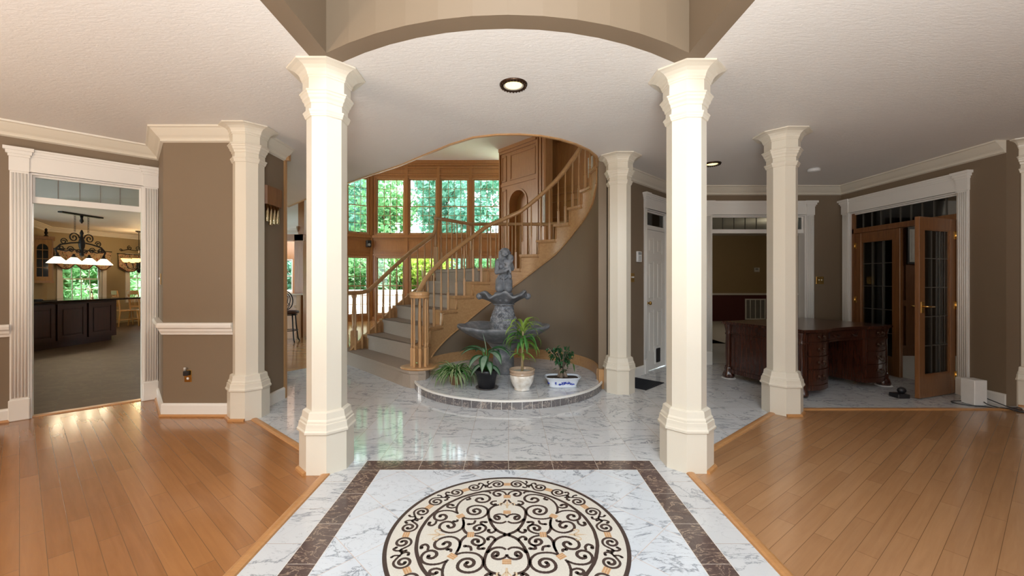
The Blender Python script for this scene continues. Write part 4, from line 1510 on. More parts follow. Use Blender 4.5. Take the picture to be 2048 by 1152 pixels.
# bottom step with rounded front
S1 = [(-1.00, 5.20), (-0.98, 5.04), (-1.00, 4.93), (-1.08, 4.88), (-1.18, 4.90), (-1.30, 5.00), (-1.55, 5.28), (-2.00, 5.77), (-2.42, 6.22), (-2.60, 6.42), (-2.68, 6.58), (-2.66, 6.74), (-2.52, 6.84), (-2.34, 6.80), (-1.9, 6.3), (-1.16, 5.30)]
mb = MB()
mb.prism(S1, 0.0, HZ[1])
mb.prism([(p[0] - (0.012 if p[0] < -1.1 else 0), p[1] - 0.012) for p in S1], HZ[1] - 0.03, HZ[1] + 0.003)
mb.build('bottom_step', CARPET, stair)
NX, NY = -1.105, 5.065
mb = MB()
mb.lathe([(0.150, 0.206), (0.172, 0.210), (0.178, 0.222), (0.172, 0.234), (0.150, 0.238)], 32, (0, 0, 0), M=Matrix.Translation((NX, NY, 0)) @ Matrix.Scale(1.35, 4, (1, 0, 0)) @ Matrix.Scale(1.0, 4, (0, 1, 0)), smooth=False)
mb.build('oak_step_cap', OAK, stair)


def stringer(name, r_in, r_out, p0, p1, steps=True, n=150):
    mb = MB()
    vs, fs = [], []
    for i in range(n + 1):
        ph = p0 + (p1 - p0) * i / n
        lo = lerp_tab(LOW, ph)
        k = max([q for q, a in ANG if a <= ph] or [1])
        hi = max(lo + 0.02, HZ[k] - 0.034)
        for r_, z in ((r_in, lo), (r_out, lo), (r_out, hi), (r_in, hi)):
            vs.append(sp(ph, r_, z))
    for i in range(n):
        for q in range(4):
            w = (q + 1) % 4
            fs.append((i * 4 + q, i * 4 + w, (i + 1) * 4 + w, (i + 1) * 4 + q))
    mb.add(vs, fs)
    mb.add(vs, [(0, 1, 2, 3), (4 * n + 3, 4 * n + 2, 4 * n + 1, 4 * n)])
    return mb


stringer('s', SR - 0.012, SR + 0.02, -4, 183, n=380).build('inner_stringer', OAKX, stair)
# scotia strips and riser returns on the stringer face
for k in range(2, 14):
    a = dict(ANG)
    mb = MB()
    p0, p1 = a[k] + 0.6, a.get(k + 1, a[k] + 13) + 1.0
    pts = [sp(p0 + (p1 - p0) * q / 6, SR - 0.018, HZ[k] - 0.046) for q in range(7)]
    mb.tube(pts, 0.009, 6)
    pts = [sp(a[k] + 0.7, SR - 0.018, HZ[k - 1] + 0.0), sp(a[k] + 0.7, SR - 0.018, HZ[k] - 0.05)]
    mb.tube(pts, 0.009, 6)
    mb.build('stringer_bead', OAK, stair)
mb = MB()
mb.tube([sp(18 + (183 - 18) * q / 50, SR - 0.014, lerp_tab(LOW, 18 + (183 - 18) * q / 50) + 0.008) for q in range(51)], 0.012, 6)
mb.build('stringer_edge', OAKX, stair)
# outer stringer on the far left
mb = MB()
vs, fs = [], []
oa = [24, 30, 36.7, 42.5, 48.5, 54.5, 60, 61]
for ph in oa:
    z = lerp_tab([(24, 0.205), (30, 0.40), (36.7, 0.62), (42.5, 0.84), (48.5, 1.04), (54.5, 1.25), (60, 1.45), (61, 1.45)], ph)
    for r_, zz_ in ((2.69, max(0.0, z - 0.34)), (2.73, max(0.0, z - 0.34)), (2.73, z), (2.69, z)):
        vs.append(sp(ph, r_, zz_))
for i in range(len(oa) - 1):
    for q in range(4):
        w = (q + 1) % 4
        fs.append((i * 4 + q, i * 4 + w, (i + 1) * 4 + w, (i + 1) * 4 + q))
mb.add(vs, fs)
mb.build('outer_stringer', OAKX, stair)


def baluster(x, y, z0, z1, base=0.20, sq=0.0155):
    mb = MB()
    zb = z0 + base
    mb.box(x - sq, x + sq, y - sq, y + sq, z0, zb)
    c = (x, y, 0)
    mb.lathe([(sq * 0.95, zb), (sq * 0.62, zb + 0.008), (sq * 0.95, zb + 0.022), (sq * 1.02, zb + 0.030), (sq * 0.62, zb + 0.042), (sq * 0.92, zb + 0.075), (sq * 0.95, zb + 0.11), (sq * 0.78, zb + 0.2), (sq * 0.60, max(z1 - 0.02, zb + 0.25)), (sq * 0.58, max(z1, zb + 0.26))], 8, c)
    return mb.build('baluster', OAK, stair)


# inner handrail
NOSE = [(a, HZ[k]) for k, a in ANG]


def rail_z(ph):
    if ph < 15.4:
        return lerp_tab([(-12, 1.145), (-2, 1.155), (6, 1.235), (15.4, 1.365)], ph)
    return lerp_tab(NOSE, ph) + 0.70


RRAIL = SR + 0.028
pts = [sp(-11 + (190 + 11) * q / 110, RRAIL, rail_z(-11 + (190 + 11) * q / 110) - 0.028) for q in range(111)]
mb = MB()
mb.tube(pts, 0.034, 10, up=(0, 0, 1), flat=0.95)
mb.build('handrail', OAKX, stair)
a = dict(ANG)
for k in range(2, 14):
    nxt = a.get(k + 1, a[k] + 13)
    frac = (0.12, 0.60) if k != 7 else (0.08, 0.34, 0.60, 0.86)
    for f_ in frac:
        ph = a[k] + (nxt - a[k]) * f_
        if k == 2 and f_ < 0.3:
            ph += 0.5
        p = sp(ph, RRAIL)
        baluster(p[0], p[1], HZ[k], rail_z(ph) - 0.055, 0.20 if f_ in (0.12, 0.08, 0.60) and f_ != 0.60 else 0.26)
# newel: a drum of balusters under a turned cap
mb = MB()
mb.lathe([(0.06, 1.075), (0.114, 1.078), (0.121, 1.090), (0.114, 1.102), (0.121, 1.116), (0.121, 1.140), (0.110, 1.155), (0.03, 1.158)], 28, (NX, NY, 0), smooth=False)
mb.build('newel_cap', OAK, stair)
for i in range(8):
    t = 2 * PI * (i + 0.35) / 8
    baluster(NX + 0.095 * math.cos(t), NY + 0.095 * math.sin(t), 0.236, 1.080, 0.23, 0.0150)
mb = MB()
mb.lathe([(0.022, 0.236), (0.022, 0.42), (0.016, 0.43), (0.024, 0.45), (0.015, 0.47), (0.026, 0.50), (0.018, 0.53), (0.022, 0.7), (0.015, 1.08)], 10, (NX, NY, 0))
mb.build('newel_post', OAK, stair)
# outer railing, goose-neck and level landing rail
ORAIL = [(20, 1.135), (28, 1.135), (31, 1.16), (35, 1.29), (42, 1.56), (49, 1.83), (56, 2.07), (58.5, 2.17)]
pts = [sp(20 + (58.5 - 20) * q / 40, 2.66, lerp_tab(ORAIL, 20 + (58.5 - 20) * q / 40) - 0.03) for q in range(41)]
gx, gy = sp(59.6, 2.66)[:2]
pts = [(-2.62, 6.42, 1.105)] + pts + [sp(59.3, 2.66, 2.22), (gx, gy, 2.32), (gx + 0.01, gy + 0.01, 2.44)]
mb = MB()
mb.tube(pts, 0.034, 10)
lr = [(gx - 0.02, gy - 0.02, 2.455), (-0.76, 8.36, 2.455), (0.75, 8.36, 2.455), (1.40, 7.95, 2.455)]
mb.tube(lr, 0.034, 10, up=(0, 0, 1))
mb.build('outer_handrail', OAKX, stair)
for ph, z in ((25.5, 0.205), (28.5, 0.205), (31.3, 0.432), (34.3, 0.432), (37.4, 0.655), (40.3, 0.655), (43.2, 0.868), (46, 0.868), (49, 1.07), (52, 1.07), (55, 1.28), (57.8, 1.28)):
    p = sp(ph, 2.66)
    baluster(p[0], p[1], z, lerp_tab(ORAIL, ph) - 0.055, 0.2, 0.017)
for (ax, ay), (bx, by), n in (((gx, gy), (-0.76, 8.36), 7), ((-0.76, 8.36), (0.75, 8.36), 9), ((0.75, 8.36), (1.40, 7.95), 4)):
    for i in range(1, n):
        baluster(ax + (bx - ax) * i / n, ay + (by - ay) * i / n, 1.485, 2.43, 0.34, 0.017)
for x, y in ((gx, gy), (-0.76, 8.36)):
    mb = MB()
    mb.box(x - 0.035, x + 0.035, y - 0.035, y + 0.035, 1.35, 1.92)
    mb.lathe([(0.034, 1.92), (0.022, 1.94), (0.034, 1.97), (0.028, 2.1), (0.024, 2.32), (0.034, 2.36), (0.034, 2.42)], 12, (x, y, 0))
    mb.build('landing_newel', OAK, stair)
# outer newel cluster on the bottom step
ox, oy = -2.50, 6.60
mb = MB()
mb.box(ox - 0.045, ox + 0.045, oy - 0.045, oy + 0.045, HZ[1], HZ[1] + 0.28)
mb.lathe([(0.044, HZ[1] + 0.28), (0.026, HZ[1] + 0.30), (0.045, HZ[1] + 0.34), (0.030, HZ[1] + 0.38), (0.040, HZ[1] + 0.48), (0.026, 1.00), (0.042, 1.04), (0.042, 1.08)], 14, (ox, oy, 0))
mb.build('outer_newel', OAK, stair)
for x, y in ((-2.60, 6.45), (-2.62, 6.62), (-2.54, 6.72)):
    baluster(x, y, HZ[1], 1.08, 0.22, 0.017)

# ------------------------------------------------------------------ stone fountain
FX, FY, FZ = -0.065, 5.33, 0.095
fo = thing('stone_fountain', 'grey stone tiered fountain with kneeling mother and infant figure', 'fountain', (FX, FY, FZ))
C0 = (FX, FY, FZ)
mb = MB()
mb.lathe([(0.150, 0.0), (0.142, 0.015), (0.138, 0.03), (0.136, 0.25), (0.150, 0.31), (0.185, 0.36), (0.215, 0.395), (0.215, 0.41), (0.10, 0.42)], 28, C0)
mb.build('pedestal', STONE, fo)


def petal(n, amp, ph=0.0, sharp=1.0):
    def f(r, z, a, k):
        w = abs(math.cos(n * (a + ph) / 2)) ** sharp
        return w
    return f


wv = petal(8, 1, R(-90) + PI / 8)


def bowl_mod(r, z, a, k):
    t = min(1.0, max(0.0, (r - 0.15) / 0.45))
    w = abs(math.cos(4 * (a + R(90))))        # 8 lobes
    notch = (1 - w) ** 3
    return r * (1 - 0.055 * t * notch), z - 0.022 * t * t * (1 - w) ** 1.5 + 0.006 * t * notch


mb = MB()
mb.lathe([(0.14, 0.395), (0.19, 0.400), (0.27, 0.425), (0.36, 0.455), (0.46, 0.505), (0.55, 0.560), (0.598, 0.598), (0.606, 0.616), (0.600, 0.630), (0.582, 0.632), (0.50, 0.590), (0.40, 0.545), (0.28, 0.51), (0.16, 0.50), (0.05, 0.50)], 96, C0, mod=bowl_mod)
mb.build('lower_bowl', STONE, fo)


def vase_mod(r, z, a, k):
    return r * (1 + 0.06 * math.sin(5 * a + 9 * z) * math.sin(31 * z + 2 * a)), z


mb = MB()
prof = []
for i in range(19):
    t = i / 18
    r_ = 0.172 - 0.055 * t ** 1.2 + 0.015 * math.sin(PI * t)
    prof.append((r_, 0.48 + 0.40 * t))
mb.lathe([(0.10, 0.478)] + prof + [(0.135, 0.882), (0.138, 0.895), (0.10, 0.90)], 40, C0, mod=vase_mod)
# carved blossoms in relief
for a, z, s in ((-100, 0.76, 1.0), (-82, 0.62, 0.85), (-60, 0.74, 0.9), (-122, 0.62, 0.9), (-75, 0.82, 0.7), (-45, 0.60, 0.9), (-130, 0.78, 0.8), (-95, 0.53, 0.7), (-20, 0.7, 0.9), (-160, 0.7, 0.9), (40, 0.68, 1), (100, 0.7, 1), (160, 0.66, 1)):
    t = (z - 0.48) / 0.40
    r_ = 0.172 - 0.055 * t ** 1.2 + 0.015 * math.sin(PI * t)
    ca_, sa_ = math.cos(R(a)), math.sin(R(a))
    M1 = Matrix.Translation((FX + r_ * ca_, FY + r_ * sa_, FZ + z)) @ Matrix.Rotation(R(a), 4, 'Z') @ Matrix.Rotation(R(90), 4, 'Y')
    mb.ball((0, 0, 0.010), (0.012 * s, 0.012 * s, 0.012), 8, 6, M=M1)
    for q in range(6):
        g = 2 * PI * q / 6
        mb.ball((0.026 * s * math.cos(g), 0.026 * s * math.sin(g), 0.004), (0.015 * s, 0.015 * s, 0.010), 8, 6, M=M1)
mb.build('carved_vase', CARVED, fo)


def ruffle(r, z, a, k):
    t = min(1.0, max(0.0, (r - 0.10) / 0.22))
    w = math.cos(6 * (a + R(90)))
    return r * (1 + 0.02 * t * math.cos(12 * a)), z + 0.034 * t ** 2 * w + 0.012 * t * t * math.cos(13 * a)


mb = MB()
mb.lathe([(0.118, 0.885), (0.135, 0.898), (0.17, 0.925), (0.215, 0.955), (0.265, 0.985), (0.305, 1.005), (0.322, 1.018), (0.318, 1.034), (0.300, 1.034), (0.25, 1.01), (0.19, 0.985), (0.12, 0.975), (0.03, 0.975)], 96, C0, mod=ruffle)
for s in (-1, 1):
    mb.tube([(FX + s * 0.31, FY - 0.06, FZ + 0.985), (FX + s * 0.315, FY - 0.03, FZ + 1.0), (FX + s * 0.312, FY + 0.03, FZ + 1.0)], [0.035, 0.043, 0.03], 10)
# a double leaf folded over the front of the rim
for s in (-1, 1):
    mb.ball((FX + s * 0.035, FY - 0.17, FZ + 0.985), (0.040, 0.05, 0.062), 12, 8)
mb.build('upper_bowl', STONE, fo)
mb = MB()
mb.lathe([(0.11, 0.97), (0.125, 0.98), (0.125, 1.02), (0.115, 1.045), (0.105, 1.05), (0.05, 1.052)], 24, C0)
mb.build('figure_plinth', STONE, fo)

# kneeling figure with the infant, one continuous carved body
fg = MB(Matrix.Translation((FX + 0.005, FY, FZ + 1.04)) @ Matrix.Scale(1.0, 4))


def cap(a, b_, ra, rb, n=6):
    A, B = Vector(a), Vector(b_)
    for i in range(n + 1):
        t = i / n
        r_ = ra + (rb - ra) * t
        fg.ball(A.lerp(B, t), r_, 12, 8)


# folded legs: thighs forward and down to the knees, shins tucked back
for s in (-1, 1):
    cap((s * 0.046, 0.03, 0.150), (s * 0.054, -0.060, 0.058), 0.068, 0.058, 7)
    cap((s * 0.050, -0.045, 0.045), (s * 0.055, 0.085, 0.030), 0.046, 0.032, 7)
    cap((s * 0.055, 0.085, 0.028), (s * 0.050, 0.12, 0.02), 0.028, 0.022, 3)
cap((0, 0.03, 0.165), (0, 0.015, 0.25), 0.076, 0.056, 5)
cap((0, 0.015, 0.25), (0.0, 0.0, 0.375), 0.056, 0.070, 6)
for s in (-1, 1):
    cap((0, 0.0, 0.395), (s * 0.075, 0.005, 0.405), 0.052, 0.042, 5)
    fg.ball((s * 0.035, -0.058, 0.345), (0.034, 0.03, 0.034))
# arms wrapped round the infant held against her shoulder
cap((-0.082, 0.005, 0.40), (-0.092, -0.020, 0.275), 0.038, 0.033, 6)
cap((-0.092, -0.020, 0.270), (0.020, -0.100, 0.285), 0.032, 0.024, 7)
cap((0.020, -0.100, 0.285), (0.062, -0.100, 0.315), 0.022, 0.016, 3)
cap((0.082, 0.005, 0.40), (0.105, -0.030, 0.320), 0.037, 0.031, 6)
cap((0.105, -0.035, 0.315), (0.070, -0.105, 0.370), 0.030, 0.022, 5)
cap((0.070, -0.105, 0.370), (0.030, -0.110, 0.392), 0.020, 0.014, 3)
for q in range(4):
    cap((0.055, -0.106, 0.300 + 0.010 * q), (0.082, -0.098, 0.318 + 0.011 * q), 0.0085, 0.007, 3)
    cap((0.035, -0.112, 0.380 + 0.009 * q), (0.006, -0.106, 0.388 + 0.010 * q), 0.0085, 0.007, 3)
# neck, head tilted to the child, hair falling on the shoulders
cap((0, 0.0, 0.41), (0.006, -0.010, 0.465), 0.036, 0.030, 4)
fg.ball((0.012, -0.022, 0.520), (0.050, 0.056, 0.062), 16, 12)
fg.ball((0.014, -0.075, 0.508), (0.009, 0.012, 0.013))
fg.ball((0.014, -0.066, 0.484), (0.020, 0.014, 0.012))
for s in (-1, 1):
    fg.ball((0.014 + s * 0.020, -0.064, 0.522), (0.012, 0.010, 0.008))
    fg.ball((0.014 + s * 0.028, -0.055, 0.500), (0.016, 0.016, 0.014))
    fg.ball((0.012 + s * 0.050, -0.018, 0.512), (0.008, 0.012, 0.016))
for i in range(11):
    g = PI * (0.02 + 0.96 * i / 10)
    cap((0.012 + 0.050 * math.cos(g), -0.030, 0.545 + 0.030 * math.sin(g)), (0.012 + 0.066 * math.cos(g), 0.030, 0.520 + 0.035 * math.sin(g)), 0.013, 0.016, 3)
for s, dx in ((-1, 0.0), (1, 0.012)):
    cap((s * 0.046 + dx, 0.0, 0.530), (s * 0.050 + dx, 0.0, 0.450), 0.022, 0.024, 5)
    cap((s * 0.050 + dx, 0.0, 0.450), (s * 0.046 + dx, -0.040, 0.400), 0.024, 0.016, 5)
    cap((s * 0.046 + dx, -0.040, 0.400), (s * 0.034 + dx, -0.072, 0.350), 0.014, 0.008, 5)
cap((0.0, 0.045, 0.53), (0.0, 0.070, 0.36), 0.045, 0.030, 6)
# infant
cap((0.055, -0.090, 0.345), (0.075, -0.085, 0.425), 0.038, 0.034, 5)
fg.ball((0.088, -0.085, 0.458), (0.040, 0.042, 0.042))
cap((0.088, -0.06, 0.46), (0.062, -0.02, 0.44), 0.020, 0.020, 3)
fg.ball((0.070, -0.116, 0.458), (0.006, 0.007, 0.007))
cap((0.050, -0.110, 0.415), (0.010, -0.090, 0.430), 0.016, 0.012, 4)
cap((0.100, -0.095, 0.405), (0.118, -0.080, 0.440), 0.016, 0.012, 4)
cap((0.050, -0.100, 0.330), (0.020, -0.118, 0.330), 0.022, 0.016, 4)
cap((0.075, -0.100, 0.325), (0.085, -0.110, 0.270), 0.020, 0.014, 4)
# knotted cloth and flowers at the waist
for i in range(14):
    g = R(-165 + 150 * i / 13)
    fg.ball((0.075 * math.cos(g), 0.02 + 0.078 * math.sin(g), 0.205 + 0.016 * math.sin(i * 2.1)), 0.017, 8, 6)
cap((0.070, -0.04, 0.30), (0.080, -0.03, 0.205), 0.020, 0.026, 4)
cap((0.0, -0.065, 0.20), (0.0, -0.075, 0.145), 0.016, 0.008, 4)
figo = fg.build('carved_figure', STONE, None)
md = figo.modifiers.new('blend', 'REMESH')
md.mode = 'VOXEL'
md.voxel_size = 0.0045
sm = figo.modifiers.new('soften', 'SMOOTH')
sm.factor = 0.5
sm.iterations = 1
bpy.context.view_layer.update()
dg = bpy.context.evaluated_depsgraph_get()
me = bpy.data.meshes.new_from_object(figo.evaluated_get(dg))
figo.modifiers.clear()
figo.data = me
for p_ in me.polygons:
    p_.use_smooth = True
if not me.materials:
    me.materials.append(STONE)
me.materials[0] = STONE
W = world_of(fo).inverted()
me.transform(W)
figo.parent = fo

# ------------------------------------------------------------------ potted plants on the dais
DZ = 0.095


def at_floor(px, py, z=0.0):
    k = (CAM_Z - z) / (py - 562.0)
    return ((px - 1017) * k, F_PX * k)


# spider plant
sx, sy = at_floor(911, 768, DZ)
t = thing('spider_plant', 'spider plant with drooping cream-striped leaves in small clay pot', 'potted plant', (sx, sy, DZ))
MB().lathe([(0.055, 0.0), (0.072, 0.09), (0.078, 0.092), (0.078, 0.112), (0.068, 0.112), (0.066, 0.09), (0.02, 0.088)], 24, (sx, sy, DZ)).build('pot', plain('clay_pot', (0.30, 0.17, 0.09), 0.8), t)
MB().lathe([(0.065, 0.088), (0.062, 0.098), (0.01, 0.102)], 20, (sx, sy, DZ)).build('soil', SOIL, t)
mb = MB()
rnd = random.Random(3)
for i in range(170):
    az = rnd.uniform(0, 2 * PI)
    L_ = rnd.uniform(0.24, 0.44)
    el = rnd.uniform(0.5, 1.35)
    mb.leaf((sx + rnd.uniform(-.03, .03), sy + rnd.uniform(-.03, .03), DZ + 0.105), az, L_, el, rnd.uniform(2.1, 3.0), rnd.uniform(0.015, 0.022), 9, 1 if i % 5 else 0, 0, edge=0.46, fold=0.35, shape=0.5)
# keep blades above the marble
for p_ in mb.v:
    if p_.z < DZ + 0.004:
        p_.z = DZ + 0.004 + 0.0008 * abs(math.sin(p_.x * 300))
mb.build('striped_leaves', [LEAF, LEAFCRM], t)
# black pot with the broad silver-green leaves
bx, by = at_floor(973, 776, DZ)
t = thing('saucer', 'dark plastic saucer under the black nursery pot', 'saucer', (bx, by, DZ))
MB().lathe([(0.105, 0.0), (0.128, 0.012), (0.130, 0.016), (0.122, 0.016), (0.10, 0.006), (0.01, 0.006)], 28, (bx + 0.005, by, DZ)).build('dish', plain('dark_saucer', (0.10, 0.09, 0.085), 0.4), t)
t = thing('chinese_evergreen', 'leafy plant with broad silver-green leaves in black plastic pot', 'potted plant', (bx, by, DZ + 0.006))
z0 = DZ + 0.0065
MB().lathe([(0.088, 0.0), (0.090, 0.004), (0.120, 0.165), (0.132, 0.170), (0.135, 0.205), (0.128, 0.206), (0.118, 0.175), (0.02, 0.172)], 30, (bx, by, z0)).build('pot', BLACK, t)
MB().lathe([(0.117, 0.172), (0.10, 0.182), (0.01, 0.188)], 20, (bx, by, z0)).build('soil', SOIL, t)
mb = MB()
mbs = MB()
zt_ = z0 + 0.18
for az, L_, el, dr, w, h in ((200, 0.27, 0.55, 1.5, 0.085, 0.24), (170, 0.30, 0.35, 1.25, 0.085, 0.27), (228, 0.26, 0.1, 1.3, 0.08, 0.20), (262, 0.26, -0.1, 1.2, 0.085, 0.20), (-50, 0.26, 0.2, 1.5, 0.085, 0.24), (-20, 0.27, 0.45, 1.6, 0.085, 0.26), (15, 0.27, 0.5, 1.5, 0.085, 0.25), (-75, 0.22, 0.0, 1.3, 0.07, 0.13), (120, 0.25, 0.5, 1.4, 0.08, 0.22), (60, 0.25, 0.5, 1.4, 0.08, 0.2), (215, 0.20, -0.3, 0.9, 0.065, 0.10), (-35, 0.18, -0.2, 1.0, 0.065, 0.08)):
    a = R(az)
    tip = (bx + 0.05 * math.cos(a), by + 0.05 * math.sin(a), zt_ + h * 0.92)
    mbs.tube([(bx + 0.012 * math.cos(a), by + 0.012 * math.sin(a), zt_), (bx + 0.02 * math.cos(a), by + 0.02 * math.sin(a), zt_ + h * 0.6), tip], [0.006, 0.005, 0.003], 6)
    mb.leaf(tip, a, L_, el, dr, w * 1.2, 9, 0, 1, edge=0.62, fold=0.2)
mb.leaf((bx, by, zt_ + 0.20), R(200), 0.24, 1.42, 0.1, 0.018, 6, 0, 0, fold=0.8)
mbs.tube([(bx, by, zt_), (bx, by, zt_ + 0.24)], 0.007, 6)
mb.build('leaves', [LEAFSLV, LEAFDK], t)
mbs.build('stem', LEAF, t)
# cream pot with the dracaena
wx, wy = at_floor(1044, 779, DZ)
t = thing('dracaena', 'tall striped dracaena on bare cane in glazed cream pot', 'potted plant', (wx, wy, DZ))
z0 = DZ
MB().lathe([(0.078, 0.0), (0.088, 0.003), (0.088, 0.014), (0.082, 0.020), (0.105, 0.055), (0.126, 0.10), (0.134, 0.15), (0.133, 0.172)], 36, (wx, wy, z0), cap=True).build('pot', GLAZE, t)
MB().lathe([(0.133, 0.170), (0.138, 0.176), (0.138, 0.188), (0.133, 0.192), (0.137, 0.198), (0.142, 0.222), (0.140, 0.229), (0.130, 0.229), (0.124, 0.215), (0.122, 0.17)], 36, (wx, wy, z0), cap=False).build('pot_rim', GLAZERIM, t)
MB().lathe([(0.124, 0.196), (0.10, 0.202), (0.01, 0.204)], 24, (wx, wy, z0)).build('soil', PALESOIL, t)
mb = MB()
mb.tube([(wx, wy, z0 + 0.2), (wx + 0.004, wy, z0 + 0.3), (wx - 0.002, wy, z0 + 0.42), (wx + 0.010, wy, z0 + 0.55), (wx + 0.008, wy, z0 + 0.64)], [0.015, 0.014, 0.013, 0.012, 0.010], 8)
for q in range(16):
    mb.lathe([(0.0135, 0), (0.0155, 0.004), (0.0135, 0.008)], 8, (wx + 0.002, wy, z0 + 0.22 + q * 0.022), cap=False)
mb.build('cane', STEM, t)
mb = MB()
rnd = random.Random(11)
for i in range(46):
    az = i * 2.4 + rnd.uniform(-.3, .3)
    u_ = rnd.random()
    h = 0.50 + 0.17 * u_
    el = 0.35 + 1.0 * u_
    L_ = rnd.uniform(0.21, 0.33)
    mi = 0 if u_ < 0.6 else 1
    mb.leaf((wx + 0.01 + 0.012 * math.cos(az), wy + 0.012 * math.sin(az), z0 + h), az, L_, el, rnd.uniform(1.7, 2.9), rnd.uniform(0.030, 0.042), 8, mi, 1 if mi == 0 and i % 2 else mi, edge=0.45)
for i in range(9):
    az = i * 0.75 + 0.3
    mb.leaf((wx, wy, z0 + 0.33 + 0.012 * i), az, rnd.uniform(0.15, 0.24), rnd.uniform(0.0, 0.8), 1.1, 0.03, 7, 0 if i % 3 else 1, 1, edge=0.4)
mb.build('strap_leaves', [LEAF, LEAFLT], t)
# bonsai in the blue and white tray
tx, ty = at_floor(1125, 772, DZ)
t = thing('bonsai_ficus', 'small bonsai tree in blue and white porcelain tray', 'potted plant', (tx, ty, DZ))


def tray(r0x, r0y, z, n=8):
    P = []
    for i in range(40):
        a = 2 * PI * i / 40
        c, s = math.cos(a), math.sin(a)
        k = 1.0 / max(abs(c) / r0x, abs(s) / r0y) if False else 1.0 / ((abs(c) / r0x) ** 5 + (abs(s) / r0y) ** 5) ** 0.2
        k *= 1 + 0.03 * math.cos(4 * a)
        P.append((tx + k * c, ty + k * s, z))
    return P


lv = [tray(0.145, 0.085, DZ), tray(0.155, 0.092, DZ + 0.008), tray(0.150, 0.088, DZ + 0.018), tray(0.178, 0.108, DZ + 0.085), tray(0.196, 0.124, DZ + 0.108), tray(0.200, 0.128, DZ + 0.115), tray(0.188, 0.116, DZ + 0.114), tray(0.165, 0.096, DZ + 0.07)]
mb = MB()
vs = [p for L_ in lv for p in L_]
fs = []
for k in range(len(lv) - 1):
    for i in range(40):
        j = (i + 1) % 40
        fs.append((k * 40 + i, k * 40 + j, (k + 1) * 40 + j, (k + 1) * 40 + i))
fs += [tuple(range(40))[::-1], tuple((len(lv) - 1) * 40 + i for i in range(40))]
mb.add(vs, fs, 0, True)
mb.build('tray', PORC, t)
mb = MB()
rnd = random.Random(5)


def on_tray(x, z):
    """front face of the tray"""
    u_ = (z - 0.018) / 0.067
    return (tx + x, ty - (0.088 + 0.020 * u_) * 0.985 - 0.0045, DZ + z)


for i in range(26):
    x = rnd.gauss(0.025, 0.035)
    z = 0.040 + 0.030 * math.exp(-((x - 0.02) / 0.05) ** 2) * rnd.random() + 0.008 * rnd.random()
    mb.ball(on_tray(x, z), (0.010 * rnd.uniform(.5, 1.2), 0.0025, 0.006), 8, 6)
for i in range(10):
    x = 0.01 + 0.10 * i / 9 - 0.02
    mb.ball(on_tray(x, 0.062 + 0.010 * math.sin(i * 1.3)), (0.008, 0.0025, 0.0035), 8, 6)
for s in range(4):
    mb.tube([on_tray(-0.045 - 0.006 * s, 0.03 + 0.004 * s), on_tray(-0.03, 0.036 + .002 * s)], 0.0022, 6)
mb.box(tx - 0.098, tx - 0.080, ty - 0.107, ty - 0.102, DZ + 0.050, DZ + 0.068)
for i in range(12):
    a = R(200 + rnd.uniform(-18, 25))
    mb.ball((tx - 0.166 + 0.006 * rnd.random(), ty - 0.035 + rnd.uniform(-.035, .03), DZ + 0.045 + rnd.uniform(-.015, .02)), (0.010, 0.009, 0.007), 8, 6)
mb.build('painted_blossom', COBALT, t)
P = tray(0.172, 0.104, DZ + 0.098)
mb = MB()
mb.add([(tx, ty, DZ + 0.108)] + P, [(0, 1 + i, 1 + (i + 1) % 40) for i in range(40)], 0, True)
mb.build('soil', SOIL, t)
mb = MB()
tips = []
for dx, dy in ((-0.03, 0.01), (-0.015, -0.02), (0.01, 0.01), (0.03, -0.005), (0.0, 0.02)):
    mb.tube([(tx + dx * 1.3, ty + dy * 1.3, DZ + 0.100), (tx + dx * 0.8, ty + dy * .8, DZ + 0.16), (tx + dx * 0.7, ty + dy * .7, DZ + 0.22)], [0.024, 0.016, 0.009], 8)
for i in range(15):
    a = i * 2.4
    r_ = 0.04 + 0.13 * rnd.random()
    h = 0.29 + 0.16 * rnd.random()
    e = (tx - 0.005 + r_ * 1.15 * math.cos(a), ty + r_ * 0.8 * math.sin(a), DZ + h)
    mb.tube([(tx, ty, DZ + 0.19), (tx + r_ * 0.5 * math.cos(a), ty + r_ * 0.4 * math.sin(a), DZ + 0.19 + (h - .19) * 0.55), e], [0.008, 0.005, 0.0025], 6)
    tips.append((e, a))
for e, a in (((tx - 0.10, ty, DZ + 0.40), 2.5), ((tx + 0.03, ty, DZ + 0.415), 1.0), ((tx + 0.065, ty, DZ + 0.42), 0.5)):
    mb.tube([(tx, ty, DZ + 0.25), ((tx + e[0]) / 2, (ty + e[1]) / 2, DZ + 0.34), e], [0.006, 0.004, 0.002], 6)
    tips.append((e, a))
mb.build('trunk', VEINWOOD, t)
mb = MB()
for e, a in tips[:15]:
    for q in range(13):
        f_ = rnd.uniform(0.35, 1.05)
        p = (tx + (e[0] - tx) * f_ + rnd.uniform(-.02, .02), ty + (e[1] - ty) * f_ + rnd.uniform(-.02, .02), DZ + 0.20 + (e[2] - DZ - 0.20) * f_)
        mb.leaf(p, rnd.uniform(0, 2 * PI), rnd.uniform(0.045, 0.085), rnd.uniform(-0.9, 0.7), 0.6, rnd.uniform(0.022, 0.034), 4, 0, 1, edge=0.5)
for e, a in tips[15:]:
    for q in range(3):
        mb.leaf((e[0], e[1], e[2] - 0.01), rnd.uniform(0, 6.28), 0.055, 1.2, 0.3, 0.025, 4, 1, 1)
mb.leaf((tx + 0.11, ty - 0.03, DZ + 0.27), 0.3, 0.11, -1.3, 0.2, 0.04, 5, 2, 2)
for i in range(40):
    mb.leaf((tx + rnd.gauss(0, .028), ty - 0.02 + rnd.gauss(0, .02), DZ + rnd.uniform(0.16, 0.26)), rnd.uniform(0, 6.28), rnd.uniform(0.03, 0.05), rnd.uniform(-.6, .8), 0.5, 0.024, 4, 0, 1)
